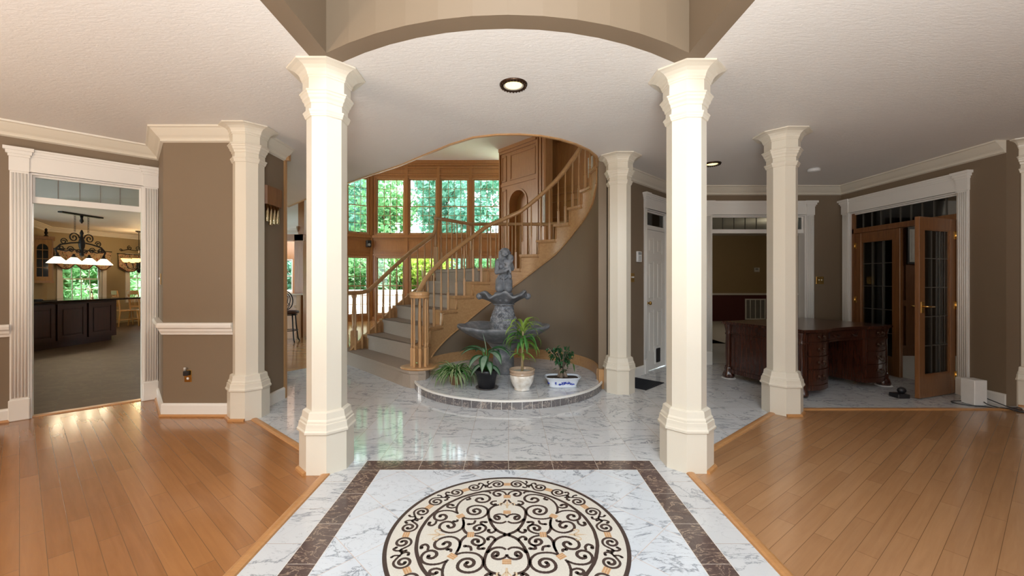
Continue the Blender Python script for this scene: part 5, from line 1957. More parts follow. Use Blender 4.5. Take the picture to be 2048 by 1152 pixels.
mb.build('leaves', [LEAFDK, LEAFDK, LEAF], t)

# ------------------------------------------------------------------ mahogany desk
DA = R(20)
DM = Matrix.Translation((3.25, 4.50, 0)) @ Matrix.Rotation(DA, 4, 'Z')
DW, DD, DH = 1.52, 1.02, 0.752
desk = thing('partners_desk', 'large carved mahogany pedestal desk with bowed drawers and kneehole', 'desk', tuple(DM @ Vector((DW / 2, DD / 2, 0))), DA)


def fy(x):
    """front line of the desk, bowed at the pedestals"""
    return -0.055 * math.sin(PI * min(1, max(0, x / 0.46))) if x < 0.46 else (-0.055 * math.sin(PI * (x - 1.06) / 0.46) if x > 1.06 else 0.028 * math.sin(PI * (x - 0.46) / 0.60))


front = [(DW * i / 48, fy(DW * i / 48)) for i in range(49)]


def off(P, d):
    return [(min(max(x, 0), DW) + (d if x > DW - .001 else -d if x < .001 else 0), y - d) for x, y in P]


mb = MB(DM)
for d, z0, z1 in ((0.020, DH - 0.036, DH - 0.028), (0.032, DH - 0.028, DH - 0.010), (0.026, DH - 0.010, DH)):
    mb.prism(off(front, d) + [(DW + d, DD + d), (-d, DD + d)], z0, z1)
mb.build('desk_top', MAHOG, desk)
Fi = [(x, y + 0.030) for x, y in front if 0.02 <= x <= DW - 0.02]
mb = MB(DM)
mb.prism([(0.02, fy(0.02) + 0.03)] + Fi + [(DW - 0.02, fy(DW - .02) + 0.03), (DW - 0.02, DD - 0.02), (0.02, DD - 0.02)], 0.600, DH - 0.036)
mb.build('frieze', MAHOG, desk)


def bow(mb, x0, x1, z0, z1, d, n=10, back=0.02):
    P = [(x0 + (x1 - x0) * i / n, fy(x0 + (x1 - x0) * i / n) + 0.03 - d) for i in range(n + 1)]
    Q = [(x, y + back) for x, y in P[::-1]]
    mb.prism(P + Q, z0, z1)


for x0, x1 in ((0.02, 0.455), (1.065, DW - 0.02)):
    P = [(x, y + 0.032) for x, y in front if x0 <= x <= x1]
    mb = MB(DM)
    mb.prism(P + [(x1, DD - 0.03), (x0, DD - 0.03)], 0.085, 0.600)
    mb.prism([(x, y - 0.010) for x, y in P] + [(x1 + (0.01 if x1 < 1 else 0), DD - 0.02), (x0, DD - 0.02)], 0.070, 0.125)
    ped = mb.build('pedestal', MAHOG, desk)
    cx = (x0 + x1) / 2
    zs = ((0.135, 0.300), (0.310, 0.445), (0.455, 0.592))
    if x0 > 1:
        zs = ((0.135, 0.285), (0.295, 0.440), (0.450, 0.592))
    for z0, z1 in zs + ((0.612, 0.708),):
        mb = MB(DM)
        a0, a1 = x0 + 0.055, x1 - 0.030
        bow(mb, a0, a1, z0 + 0.004, z1 - 0.004, 0.012)
        bow(mb, a0 - 0.004, a1 + 0.004, z1 - 0.006, z1, 0.016)
        dr = mb.build('drawer', MAHOG, ped)
        zc = (z0 + z1) / 2
        yc = fy(cx) + 0.03 - 0.014
        mb = MB(DM)
        for s in (-1, 1):
            mb.lathe([(0.014, 0), (0.014, 0.003), (0.006, 0.006), (0.005, 0.022)], 10, M=Matrix.Translation((cx + s * 0.042, yc, zc + 0.01)) @ Matrix.Rotation(R(90), 4, 'X'))
        mb.tube([(cx - 0.042, yc - 0.020, zc + 0.008), (cx - 0.044, yc - 0.022, zc - 0.012), (cx - 0.028, yc - 0.024, zc - 0.026), (cx + 0.028, yc - 0.024, zc - 0.026), (cx + 0.044, yc - 0.022, zc - 0.012), (cx + 0.042, yc - 0.020, zc + 0.008)], 0.0045, 6)
        mb.build('bail_handle', BRONZE, dr)
mb = MB(DM)
bow(mb, 0.475, 1.045, 0.622, 0.700, 0.012, 14)
cdr = mb.build('drawer', MAHOG, desk)
mb = MB(DM)
for cx in (0.60, 0.92):
    yc = fy(cx) + 0.016
    mb.tube([(cx - 0.04, yc, 0.665), (cx - 0.04, yc - 0.022, 0.655), (cx - 0.025, yc - 0.024, 0.640), (cx + 0.025, yc - 0.024, 0.640), (cx + 0.04, yc - 0.022, 0.655), (cx + 0.04, yc, 0.665)], 0.0045, 6)
mb.build('bail_handle', BRONZE, cdr)
mb = MB(DM)
bow(mb, 0.455, 1.065, 0.588, 0.604, 0.016, 14)
bow(mb, 0.02, 0.455, 0.594, 0.606, 0.018, 10)
bow(mb, 1.065, 1.5, 0.594, 0.606, 0.018, 10)
mb.box(0.005, 0.03, 0.03, DD - 0.03, 0.592, 0.606)
mb.build('bead_moulding', MAHOG, desk)
mb = MB(DM)
mb.box(0.455, 1.065, 0.55, 0.575, 0.12, 0.60)
mb.build('modesty_panel', MAHOG, desk)
for x0 in (0.0, DW - 0.02):
    mb = MB(DM)
    mb.box(x0, x0 + 0.02, 0.10, DD - 0.10, 0.13, 0.17)
    mb.box(x0, x0 + 0.02, 0.10, DD - 0.10, 0.55, 0.59)
    mb.box(x0, x0 + 0.02, 0.10, 0.15, 0.13, 0.59)
    mb.box(x0, x0 + 0.02, DD - 0.15, DD - 0.10, 0.13, 0.59)
    mb.box(x0 + 0.004, x0 + 0.016, 0.15, DD - 0.15, 0.17, 0.55)
    mb.box(x0 - 0.004, x0 + 0.024, 0.08, DD - 0.08, 0.075, 0.125)
    mb.build('side_panel', MAHOG, desk)
for x, y in ((0.025, 0.035), (DW - 0.025, 0.035), (0.025, DD - 0.035), (DW - 0.025, DD - 0.035)):
    mb = MB(DM)

    def reed(r, z, a, k):
        return (r * (1 + 0.10 * abs(math.cos(4 * a))) if 0.17 < z < 0.58 else r * (1 + 0.06 * math.cos(8 * a))), z
    mb.lathe([(0.040, 0.16), (0.036, 0.17), (0.033, 0.19), (0.036, 0.40), (0.032, 0.575), (0.042, 0.59), (0.040, 0.60), (0.034, 0.61), (0.040, 0.65), (0.048, 0.69), (0.052, 0.705), (0.050, 0.716)], 32, (x, y, 0), mod=reed)
    cl = mb.build('corner_column', MAHOG, desk)
    mb = MB(DM)

    def paw(r, z, a, k):
        return r * (1 + 0.14 * abs(math.cos(2.5 * (a + 0.4))) * (1 if z < 0.09 else 0.4)), z
    mb.lathe([(0.040, 0.006), (0.062, 0.012), (0.068, 0.035), (0.058, 0.07), (0.046, 0.10), (0.050, 0.13), (0.040, 0.165)], 32, (x, y, 0), mod=paw)
    mb.build('paw_foot', MAHOG, cl)
for (x, y), lab in (((0.025, DD - 0.035), 'white disc under the far left paw foot of the desk'), ((DW - 0.025, 0.035), 'white disc under the right front paw foot of the desk')):
    p = DM @ Vector((x, y, 0))
    tag(MB().lathe([(0.085, 0.0), (0.088, 0.003), (0.085, 0.0055), (0.01, 0.0055)], 28, (p.x, p.y, 0)).build('furniture_glide', PLASTIC), lab, 'furniture glide')

# ------------------------------------------------------------------ small fittings of the hall
def recessed(x, y, lab, watts):
    t = thing('recessed_light', lab, 'ceiling light', (x, y, CEIL))
    mb = MB()

    def leafed(r, z, a, k):
        return r * (1 + (0.02 * math.cos(24 * a) if k in (1, 2) else 0)), z
    mb.lathe([(0.072, -0.004), (0.080, -0.018), (0.096, -0.014), (0.103, -0.004), (0.103, 0.0)], 72, (x, y, CEIL), mod=leafed, cap=False)
    for i in range(24):
        a = 2 * PI * i / 24
        mb.ball((x + 0.090 * math.cos(a), y + 0.090 * math.sin(a), CEIL - 0.016), (0.008, 0.008, 0.006), 6, 5)
    mb.build('bronze_ring', BRONZE, t)
    MB().lathe([(0.074, -0.002), (0.070, -0.006), (0.05, -0.004), (0.01, -0.002)], 40, (x, y, CEIL)).build('lit_lens', BULB, t)
    mb = MB()
    mb.lathe([(0.062, -0.006), (0.074, -0.012), (0.074, -0.006)], 40, (x, y, CEIL), cap=False)
    mb.build('inner_ring', CREAM, t)
    lamp('recessed_lamp', 'SPOT', (x, y, CEIL - 0.03), watts, (1, 0.86, 0.62), (0, 0, 0), 0.05, spot_size=R(120), spot_blend=0.7)


recessed(0.037, 3.013, 'lit recessed light with ornate bronze ring above the foyer', 9)
recessed(2.52, 5.04, 'lit recessed light half hidden by right column', 6)
t = tag(MB().lathe([(0.062, -0.038), (0.070, -0.030), (0.072, -0.008), (0.066, 0.0)], 32, (3.96, 5.287, CEIL)).build('smoke_detector', PLASTIC), 'round white smoke detector on the ceiling above the desk', 'smoke detector')

t = thing('door_chime', 'oak door chime box with brass tubes on brown pier', 'door chime', (-2.475, 4.18, 2.06))
mb = MB()
mb.prism([(-2.475, 4.02), (-2.44, 4.02), (-2.395, 4.05), (-2.395, 4.31), (-2.44, 4.34), (-2.475, 4.34)], 2.06, 2.245)
mb.build('oak_box', DOOROAK, t)
for i, (y, L_) in enumerate(((4.10, 0.17), (4.16, 0.20), (4.22, 0.185), (4.28, 0.175))):
    MB().lathe([(0.016, 2.06 - L_), (0.017, 2.07 - L_), (0.017, 2.07)], 12, (-2.43, y, 0)).build('chime_tube', GILT, t)


def wall_plate(name, lab, cat, M, x, z, w=0.07, h=0.115, toggles=1):
    p = M @ Vector((x, 0, z))
    t = thing(name, lab, cat, tuple(p))
    MB(M).bbox(x - w / 2, x + w / 2, -0.007, 0.0, z - h / 2, z + h / 2, 0.003).build('plate', BRASS, t)
    for i in range(toggles):
        xc_ = x + (i - (toggles - 1) / 2) * 0.04
        MB(M).bbox(xc_ - 0.005, xc_ + 0.005, -0.018, -0.006, z - 0.004, z + 0.016, 0.002).build('toggle', PLASTIC if cat == 'light switch' else BRASS, t)
    return t


u1, L1 = unit((-3.845, 4.475), (-3.30, 3.894))
wall_plate('light_switch', 'narrow brass light switch beside the kitchen doorway', 'light switch', frame((-3.845, 4.475), u1), 0.586 * L1, 1.31)
wall_plate('dimmer_switch', 'brass switch plate between closet door and fountain column', 'light switch', MC, 0.56, 1.335, 0.11, 0.12, 2)
wall_plate('dimmer_switch', 'square brass switch plate right of the wide back doorway', 'light switch', MBK, 4.80 - 2.5, 1.30, 0.115, 0.115, 2)
MP = frame((-3.30, 3.894), (1, 0))
t = thing('wall_outlet', 'brass wall outlet with black plug on brown pier', 'outlet', (-3.06, 3.894, 0.385))
MB(MP).bbox(0.205, 0.275, -0.006, 0, 0.325, 0.44, 0.003).build('plate', BRASS, t)
MB(MP).lathe([(0.013, 0), (0.013, 0.004), (0.004, 0.005)], 14, M=Matrix.Translation((0.24, -0.004, 0.36)) @ Matrix.Rotation(R(90), 4, 'X')).build('socket', PLASTIC, t)
t = thing('plug_adapter', 'small black plug-in adapter in the upper outlet socket', 'plug', (-3.06, 3.884, 0.41))
MB(MP).bbox(0.215, 0.262, -0.040, -0.006, 0.390, 0.435, 0.006).build('plug_body', BLACK, t)
MB(MP).lathe([(0.012, 0.435), (0.012, 0.465), (0.008, 0.47)], 12, (0.226, -0.024, 0)).build('glass_vial', SILVERFR, t)
t = thing('alarm_keypad', 'white alarm keypad on angled wall left of the white door', 'keypad', tuple(MC @ Vector((0.724, 0, 1.62))))
kp = MB(MC).bbox(0.665, 0.785, -0.028, 0, 1.548, 1.692, 0.006).build('keypad_body', PLASTIC, t)
MB(MC).bbox(0.680, 0.770, -0.031, -0.027, 1.645, 1.682, 0.002).build('display', GREYPL, kp)
mb = MB(MC)
for i in range(3):
    for j in range(4):
        mb.bbox(0.690 + 0.026 * i, 0.708 + 0.026 * i, -0.031, -0.027, 1.560 + 0.019 * j, 1.572 + 0.019 * j, 0.002)
mb.build('keys', GREYPL, kp)

t = thing('rubber_mat', 'black ribbed mat on marble before the white closet door', 'mat', (1.63, 5.13, 0))
MMT = Matrix.Translation((1.97, 5.15, 0)) @ Matrix.Rotation(R(225), 4, 'Z')
mb = MB(MMT)
mb.bbox(0, 0.49, -0.54, 0, 0.0, 0.008, 0.003)
for i in range(16):
    mb.box(0.02 + 0.029 * i, 0.034 + 0.029 * i, -0.52, -0.02, 0.008, 0.011)
mb.build('ribbed_sheet', RUBBER, t)
t = thing('white_device_box', 'upright white plastic box on the marble beside photo-edge column', 'box', (4.875, 4.27, 0))
MB().bbox(4.808, 4.940, 4.203, 4.335, 0.004, 0.264, 0.004).build('casing', PLASTIC, t)
mb = MB()
for x in (4.82, 4.928):
    for y in (4.215, 4.323):
        mb.lathe([(0.008, 0.0), (0.008, 0.005)], 10, (x, y, 0))
mb.build('rubber_foot', BLACK, t)
for k, (P, lab) in enumerate((
        ([(4.895, 4.198, 0.045), (4.92, 4.15, 0.02), (5.02, 4.00, 0.006), (5.18, 3.86, 0.006), (5.34, 3.72, 0.006)], 'black cable running from white box toward the planks'),
        ([(4.945, 4.30, 0.10), (5.02, 4.24, 0.05), (5.06, 4.06, 0.012), (5.18, 3.98, 0.014), (5.30, 4.02, 0.008), (5.4, 3.95, 0.006)], 'black cable drooping from side of white box'),
        ([(4.80, 4.32, 0.02), (4.74, 4.36, 0.006), (4.70, 4.30, 0.006), (4.76, 4.22, 0.006), (4.95, 4.12, 0.006), (5.12, 4.10, 0.014), (5.06, 4.02, 0.02), (4.98, 4.08, 0.006), (5.1, 3.95, 0.006)], 'black cable coiled on floor round the white box'))):
    mb = MB()
    P3 = []
    n_p = len(P)
    for i in range(n_p - 1):
        p0, p1, p2, p3 = (Vector(P[max(i - 1, 0)]), Vector(P[i]), Vector(P[i + 1]), Vector(P[min(i + 2, n_p - 1)]))
        for q in range(6):
            tt = q / 6
            P3.append(0.5 * (2 * p1 + (p2 - p0) * tt + (2 * p0 - 5 * p1 + 4 * p2 - p3) * tt * tt + (3 * p1 - p0 - 3 * p2 + p3) * tt ** 3))
    P3.append(Vector(P[-1]))
    for p in P3:
        p.z = max(p.z, 0.006 if p.y > 4.1 else 0.019 if abs(p.y - 4.09) < 0.05 else 0.006)
    mb.tube(P3, 0.0048, 6)
    tag(mb.build('power_cable', BLACK), lab, 'cable')
mb = MB()
mb.bbox(4.27, 4.40, 4.46, 4.58, 0.0, 0.045, 0.006)
mb.ball((4.37, 4.53, 0.075), (0.045, 0.035, 0.035), 12, 8)
tag(mb.build('dark_block', BLACK), 'small dark block on marble behind the open glass door', 'door stop')  # low dark block with a rounded lump, use unknown

t = thing('bookshelf_speaker', 'small black speaker mounted on the oak wall below bay window', 'speaker', tuple(ML_ @ Vector((0.75, 0, 2.5))))
MS = ML_ @ Matrix.Translation((0.75, -0.02, 2.5))
spk = MB(MS).bbox(-0.07, 0.07, -0.14, 0.0, -0.11, 0.11, 0.008).build('cabinet', BLACK, t)
MB(MS).lathe([(0.045, 0), (0.045, 0.003), (0.03, 0.001), (0.01, 0.003)], 20, M=Matrix.Translation((0, -0.14, -0.03)) @ Matrix.Rotation(R(90), 4, 'X')).build('woofer', GREYPL, spk)
MB(MS).box(-0.015, 0.015, 0.0, 0.022, -0.03, 0.03).build('bracket', BLACK, t)

# back room fittings
MV = frame((2.4, 13.1), (1, 0))
t = thing('air_vent', 'white slatted return air vent on the maroon wall', 'vent', (7.93, 13.1, 0.37))
mb = MB(MV)
x0, x1 = 7.60 - 2.4, 8.26 - 2.4
for a, b_, c, d in ((x0, x1, 0.05, 0.09), (x0, x1, 0.68, 0.72), (x0, x0 + .04, 0.09, 0.68), (x1 - .04, x1, 0.09, 0.68)):
    mb.box(a, b_, -0.02, 0.0, c, d)
for i in range(1, 4):
    x = x0 + (x1 - x0) * i / 4
    mb.box(x - 0.012, x + 0.012, -0.018, 0, 0.09, 0.68)
mb.build('vent_frame', PLASTIC, t)
mb = MB(MV)
for i in range(24):
    z = 0.10 + i * 0.0242
    mb.add([(x0 + .04, -0.012, z), (x1 - .04, -0.012, z), (x1 - .04, -0.003, z + 0.016), (x0 + .04, -0.003, z + 0.016)], [(0, 1, 2, 3)])
mb.build('louvre', GREYPL, t)
t = thing('thermostat', 'small pale thermostat on tan wall of dim back room', 'thermostat', (7.99, 13.1, 1.65))
th = MB(MV).bbox(5.49, 5.66, -0.03, 0, 1.58, 1.72, 0.006).build('thermostat_body', PLASTIC, t)
MB(MV).bbox(5.52, 5.61, -0.034, -0.029, 1.64, 1.70, 0.003).build('display', GREYPL, th)
lamp('back_room_fill', 'POINT', (6.5, 9.5, 2.4), 22, (1, 0.80, 0.55), (0, 0, 0), 0.15)  # added fill so the back room does not go black
lamp('office_fill', 'POINT', (7.6, 5.6, 2.3), 9, (1, 0.80, 0.55), (0, 0, 0), 0.15)  # added dim fill for the office interior, no fixture there
MO = frame((5.27, 7.02), (1, 0))


def picture(name, lab, M, x0, x1, z0, z1, fr, art, mat_w=0.05):
    t = thing(name, lab, 'picture', tuple(M @ Vector(((x0 + x1) / 2, 0, z0))))
    mb = MB(M)
    w = 0.035
    for a, b_, c, d in ((x0, x1, z0, z0 + w), (x0, x1, z1 - w, z1), (x0, x0 + w, z0 + w, z1 - w), (x1 - w, x1, z0 + w, z1 - w)):
        mb.bbox(a, b_, -0.03, 0.0, c, d, 0.004)
    mb.build('picture_frame', fr, t)
    MB(M).box(x0 + w, x1 - w, -0.012, -0.002, z0 + w, z1 - w).build('mount', PLASTIC if fr is SILVERFR else PAPER, t)
    MB(M).box(x0 + w + mat_w, x1 - w - mat_w, -0.015, -0.011, z0 + w + mat_w, z1 - w - mat_w).build('print', art, t)
    return t


picture('framed_picture', 'dark framed picture on the office wall between the glazed doors', MO, 1.58, 1.98, 1.58, 2.22, BLACK, PAPER)
mb = MB()
mb.box(0.945, 1.12, 10.36, 10.96, 0, HIGH)
struct(mb.build('wall_stair_pier', PANEL), 'narrow oak pier holding the silver framed picture')
MPp = frame((0.944, 10.96), (0, -1))
picture('framed_picture', 'silver framed picture on narrow oak pier above the stair', MPp @ Matrix.Rotation(0, 4, 'Z'), 0.06, 0.55, 2.75, 3.62, SILVERFR, PAPER, 0.09)

# ------------------------------------------------------------------ bar and stools seen past the pier
t = thing('breakfast_bar', 'oak breakfast bar with pale worktop beyond the left hall', 'bar counter', (-5.4, 9.15, 0))
MB().bbox(-6.4, -4.72, 8.86, 9.36, 0.965, 1.005, 0.006).build('worktop', plain('pale_worktop', (0.52, 0.43, 0.34), 0.25), t)
mb = MB()
mb.box(-6.4, -4.75, 9.12, 9.34, 0.0, 0.965)
for i in range(5):
    mb.box(-6.38 + 0.33 * i, -6.32 + 0.33 * i, 9.10, 9.12, 0.02, 0.94)
mb.box(-6.4, -4.75, 9.10, 9.12, 0.02, 0.14)
mb.box(-6.4, -4.75, 9.04, 9.12, 0.70, 0.74)
mb.build('panelled_front', OAK, t)


def stool(x, y, rz, lab):
    t = thing('bar_stool', lab, 'bar stool', (x, y, 0), rz, 'iron bar stools')
    M = Matrix.Translation((x, y, 0)) @ Matrix.Rotation(rz, 4, 'Z')
    MB(M).lathe([(0.16, 0.60), (0.19, 0.612), (0.195, 0.64), (0.18, 0.662), (0.08, 0.672), (0.01, 0.673)], 28).build('seat', CUSHION, t)
    for i in range(4):
        a = R(45 + 90 * i)
        mb = MB(M)
        mb.tube([(0.13 * math.cos(a), 0.13 * math.sin(a), 0.60), (0.15 * math.cos(a), 0.15 * math.sin(a), 0.35), (0.19 * math.cos(a), 0.19 * math.sin(a), 0.06), (0.225 * math.cos(a), 0.225 * math.sin(a), 0.008)], 0.0135, 8)
        mb.build('leg', IRON, t)
    for r_, z, nm in ((0.165, 0.25, 'foot_ring'), (0.15, 0.575, 'seat_ring')):
        MB(M).tube([(r_ * math.cos(2 * PI * i / 28), r_ * math.sin(2 * PI * i / 28), z) for i in range(29)], 0.009, 6).build(nm, IRON, t)
    mb = MB(M)
    yb = -0.175
    mb.tube([(0.135 * math.cos(2 * PI * i / 36), yb - 0.02 - 0.02 * math.sin(2 * PI * i / 36), 0.885 + 0.19 * math.sin(2 * PI * i / 36)) for i in range(37)], 0.011, 6)
    mb.tube([(0.085 * math.cos(2 * PI * i / 30), yb - 0.02, 0.90 + 0.135 * math.sin(2 * PI * i / 30)) for i in range(31)], 0.008, 6)
    mb.tube([(0, yb, 0.62), (0, yb - 0.01, 0.70)], 0.016, 8)
    for s in (-1, 1):
        mb.tube([(s * 0.03, yb - 0.02, 0.71), (s * 0.08, yb - 0.02, 0.80), (s * 0.03, yb - 0.02, 0.84), (s * 0.045, yb - 0.02, 0.95), (0.0, yb - 0.02, 1.03)], 0.007, 6)
    mb.build('iron_back', IRON, t)
    return t


stool(-4.64, 8.62, R(10), 'iron bar stool with oval back in front of oak bar')
stool(-4.36, 9.22, R(100), 'iron bar stool half hidden behind the left foyer column')

# ------------------------------------------------------------------ kitchen
isl = thing('kitchen_island', 'dark cherry kitchen island with black granite top and panelled doors', 'kitchen island', (-9.2, 7.9, 0))
mb = MB()
mb.box(-9.75, -8.66, 5.9, 9.0, 0.10, 0.875)
mb.box(-9.70, -8.72, 5.95, 8.95, 0.0, 0.10)
mb.build('cabinet_body', DARKCAB, isl)
mb = MB()
mb.bbox(-9.85, -8.56, 5.8, 9.62, 0.875, 0.915, 0.006)
mb.build('worktop', GRANITE, isl)
for i in range(5):
    y0 = 6.06 + i * 0.58
    mb = MB()
    mb.box(-8.66, -8.640, y0, y0 + 0.54, 0.14, 0.84)
    mb.box(-8.640, -8.630, y0, y0 + 0.07, 0.14, 0.84)
    mb.box(-8.640, -8.630, y0 + 0.47, y0 + 0.54, 0.14, 0.84)
    mb.box(-8.640, -8.630, y0 + 0.07, y0 + 0.47, 0.14, 0.21)
    mb.box(-8.640, -8.630, y0 + 0.07, y0 + 0.47, 0.77, 0.84)
    mb.bbox(-8.642, -8.628, y0 + 0.10, y0 + 0.44, 0.24, 0.74, 0.006)
    mb.build('door', DARKCAB, isl)
ck = thing('cooktop', 'black glass cooktop set on the kitchen island', 'cooktop', (-9.2, 7.45, 0.915))
MB().bbox(-9.50, -8.80, 7.05, 7.95, 0.915, 0.925, 0.003).build('glass_plate', GRANITE, ck)
mb = MB()
for x in (-9.33, -8.97):
    for y in (7.27, 7.72):
        mb.tube([(x + 0.10 * math.cos(2 * PI * i / 20), y + 0.10 * math.sin(2 * PI * i / 20), 0.938) for i in range(21)], 0.007, 6)
        mb.box(x - 0.13, x + 0.13, y - 0.006, y + 0.006, 0.925, 0.945)
        mb.box(x - 0.006, x + 0.006, y - 0.13, y + 0.13, 0.925, 0.945)
mb.build('pan_support', IRON, ck)
fa = thing('kitchen_faucet', 'small brass faucet standing on the black granite island', 'faucet', (-9.15, 8.95, 0.915))
mb = MB()
mb.lathe([(0.03, 0.915), (0.03, 0.93), (0.018, 0.94), (0.017, 1.02)], 14, (-9.15, 8.95, 0))
mb.tube([(-9.15, 8.95, 1.0), (-9.155, 8.94, 1.10), (-9.18, 8.93, 1.13), (-9.24, 8.92, 1.12), (-9.26, 8.92, 1.09)], 0.013, 8)
mb.build('spout', GILT, fa)

ku = (0.658, 0.753)
kcx, kcy = -11.64, 10.18
MCB = frame((kcx - 0.18 * ku[0], kcy - 0.18 * ku[1]), ku)
cab = thing('wall_cabinet', 'oak kitchen wall cabinet with an arched dark glass door', 'cabinet', tuple(MCB @ Vector((0.18, 0.3, 1.28))))
mb = MB(MCB)
mb.box(0.0, 0.36, 0.0, 0.60, 1.28, 2.36)
mb.box(-0.03, 0.39, -0.03, 0.60, 2.34, 2.41)
mb.box(-0.015, 0.375, -0.015, 0.60, 1.24, 1.28)
mb.build('cabinet_body', OAK, cab)
Mcd = MCB @ Matrix(((1, 0, 0, 0), (0, 0, -1, 0.0), (0, 1, 0, 0), (0, 0, 0, 1)))
ar = [(0.085, 1.40), (0.275, 1.40), (0.275, 2.10)] + [(0.18 + 0.095 * math.cos(PI * i / 10), 2.10 + 0.12 * math.sin(PI * i / 10)) for i in range(1, 10)] + [(0.085, 2.10)]
dq = MB(Mcd).prism([(0.025, 1.30), (0.335, 1.30), (0.335, 2.32), (0.025, 2.32)], 0.0, 0.018).build('door', CHAIROAK, cab)
MB(Mcd).prism(ar, 0.019, 0.022).build('dark_glass', GRANITE, dq)
mb = MB(Mcd)
mb.prism([(0.175, 1.40), (0.185, 1.40), (0.185, 2.215), (0.175, 2.215)], 0.022, 0.030)
for z in (1.62, 1.84, 2.06):
    mb.prism([(0.085, z), (0.275, z), (0.275, z + 0.012), (0.085, z + 0.012)], 0.022, 0.030)
mb.build('glazing_bar', CHAIROAK, dq)
fg2 = MB(MCB)
fg2.lathe([(0.05, 2.41), (0.045, 2.43), (0.02, 2.46), (0.035, 2.51), (0.02, 2.56), (0.03, 2.59), (0.005, 2.63)], 14, (0.24, 0.15, 0))
tag(fg2.build('figurine', IRON), 'small black figurine standing on top of oak wall cabinet', 'figurine')


def valance(lab, M, x0, x1, zt, zb, waves):
    t = thing('valance', lab, 'valance', tuple(M @ Vector(((x0 + x1) / 2, -0.08, zt))), 0)
    n = 60
    vs, fs = [], []
    for i in range(n + 1):
        u_ = i / n
        x = x0 + (x1 - x0) * u_
        d = 0.09 + 0.022 * math.sin(u_ * waves * 4 * PI)
        dip = abs(math.sin(u_ * waves * PI))
        for q in range(5):
            z = zt + (zb + 0.10 - 0.14 * dip - zt) * q / 4
            vs.append((x, -d * (0.6 + 0.4 * q / 4) - 0.01, z))
    for i in range(n):
        for q in range(4):
            fs.append((i * 5 + q, i * 5 + q + 1, (i + 1) * 5 + q + 1, (i + 1) * 5 + q))
    MB(M).add(vs, fs, 0, True).build('fabric_drop', FABRIC, t)
    mb = MB(M)
    rd = []
    for i in range(n + 1):
        rd.append(vs[i * 5 + 4])
    mb.tube(rd, 0.014, 6)
    mb.build('dark_trim', plain('dark_red_trim', (0.10, 0.025, 0.02), 0.9) if 'dark_red_trim' not in MATS else MATS['dark_red_trim'], t)
    MB(M).tube([(x0 - 0.03, -0.06, zt + 0.005), (x1 + 0.03, -0.06, zt + 0.005)], 0.014, 8).build('pole', IRON, t)


valance('floral scalloped valance over the window behind the island', MK, 0.12, 1.42, 2.16, 1.66, 3)
valance('floral valance over the kitchen window by the oak chairs', MK, 1.62, 2.80, 2.12, 1.62, 2)


def scroll(mb, c, r0, a0, turns, rad=0.010, n=26, ax='yz', r1=0.015):
    P = []
    for i in range(n + 1):
        t_ = i / n
        r_ = r0 + (r1 - r0) * t_
        a_ = a0 + turns * 2 * PI * t_
        if ax == 'yz':
            P.append((c[0], c[1] + r_ * math.cos(a_), c[2] + r_ * math.sin(a_)))
        else:
            P.append((c[0] + r_ * math.cos(a_), c[1], c[2] + r_ * math.sin(a_)))
    mb.tube(P, rad, 6)


t = thing('wall_scroll', 'black iron scrollwork hung above the right kitchen window', 'wall ornament', tuple(MK @ Vector((2.3, 0, 2.3))))
mb = MB(MK)
for s in (-1, 1):
    mb.tube([(2.32, -0.02, 2.30), (2.32 + s * 0.20, -0.02, 2.25), (2.32 + s * 0.40, -0.02, 2.28), (2.32 + s * 0.60, -0.02, 2.22)], 0.010, 6)
    scroll(mb, (2.32 + s * 0.12, -0.02, 2.34), 0.08, 0, s * 1.4, 0.009, ax='xz')
    scroll(mb, (2.32 + s * 0.36, -0.02, 2.33), 0.07, PI / 2, -s * 1.4, 0.009, ax='xz')
    scroll(mb, (2.32 + s * 0.60, -0.02, 2.26), 0.04, 0, s * 1.2, 0.008, ax='xz')
mb.ball((2.32, -0.02, 2.40), (0.035, 0.02, 0.07), 10, 8)
mb.ball((2.32, -0.02, 2.28), (0.045, 0.02, 0.05), 10, 8)
mb.build('scrolls', IRON, t)

PXX = -9.30
pen = thing('island_pendant', 'black iron scroll pendant with four lit glass shades over island', 'chandelier', (PXX, 8.88, CEIL))
YS = (8.40, 8.72, 9.04, 9.36)
mb = MB()
mb.prism([(PXX - 0.05, 8.45), (PXX + 0.05, 8.45), (PXX + 0.05, 9.31), (PXX - 0.05, 9.31)], CEIL - 0.03, CEIL)
mb.lathe([(0.01, CEIL - 0.20), (0.035, CEIL - 0.15), (0.02, CEIL - 0.09), (0.03, CEIL - 0.03)], 12, (PXX, 8.88, 0))
mb.build('canopy', IRON, pen)
for y in (8.74, 9.02):
    mb = MB()
    z = CEIL - 0.03
    i = 0
    while z > 2.36:
        rx = 0.012 if i % 2 else 0.003
        ry = 0.003 if i % 2 else 0.012
        mb.tube([(PXX + rx * math.cos(2 * PI * q / 10), y + ry * math.cos(2 * PI * q / 10), z - 0.022 + 0.022 * math.sin(2 * PI * q / 10)) for q in range(11)], 0.0035, 5)
        z -= 0.036
        i += 1
    mb.build('chain', IRON, pen)
mb = MB()
mb.tube([(PXX, 8.40, 1.84), (PXX, 8.36, 1.95), (PXX, 8.46, 2.05), (PXX, 8.66, 2.10), (PXX, 8.88, 2.13), (PXX, 9.10, 2.10), (PXX, 9.30, 2.05), (PXX, 9.40, 1.95), (PXX, 9.36, 1.84)], 0.017, 8)
mb.tube([(PXX, 8.36, 1.95), (PXX, 8.56, 1.92), (PXX, 8.72, 1.97), (PXX, 8.88, 1.90), (PXX, 9.04, 1.97), (PXX, 9.20, 1.92), (PXX, 9.40, 1.95)], 0.014, 8)
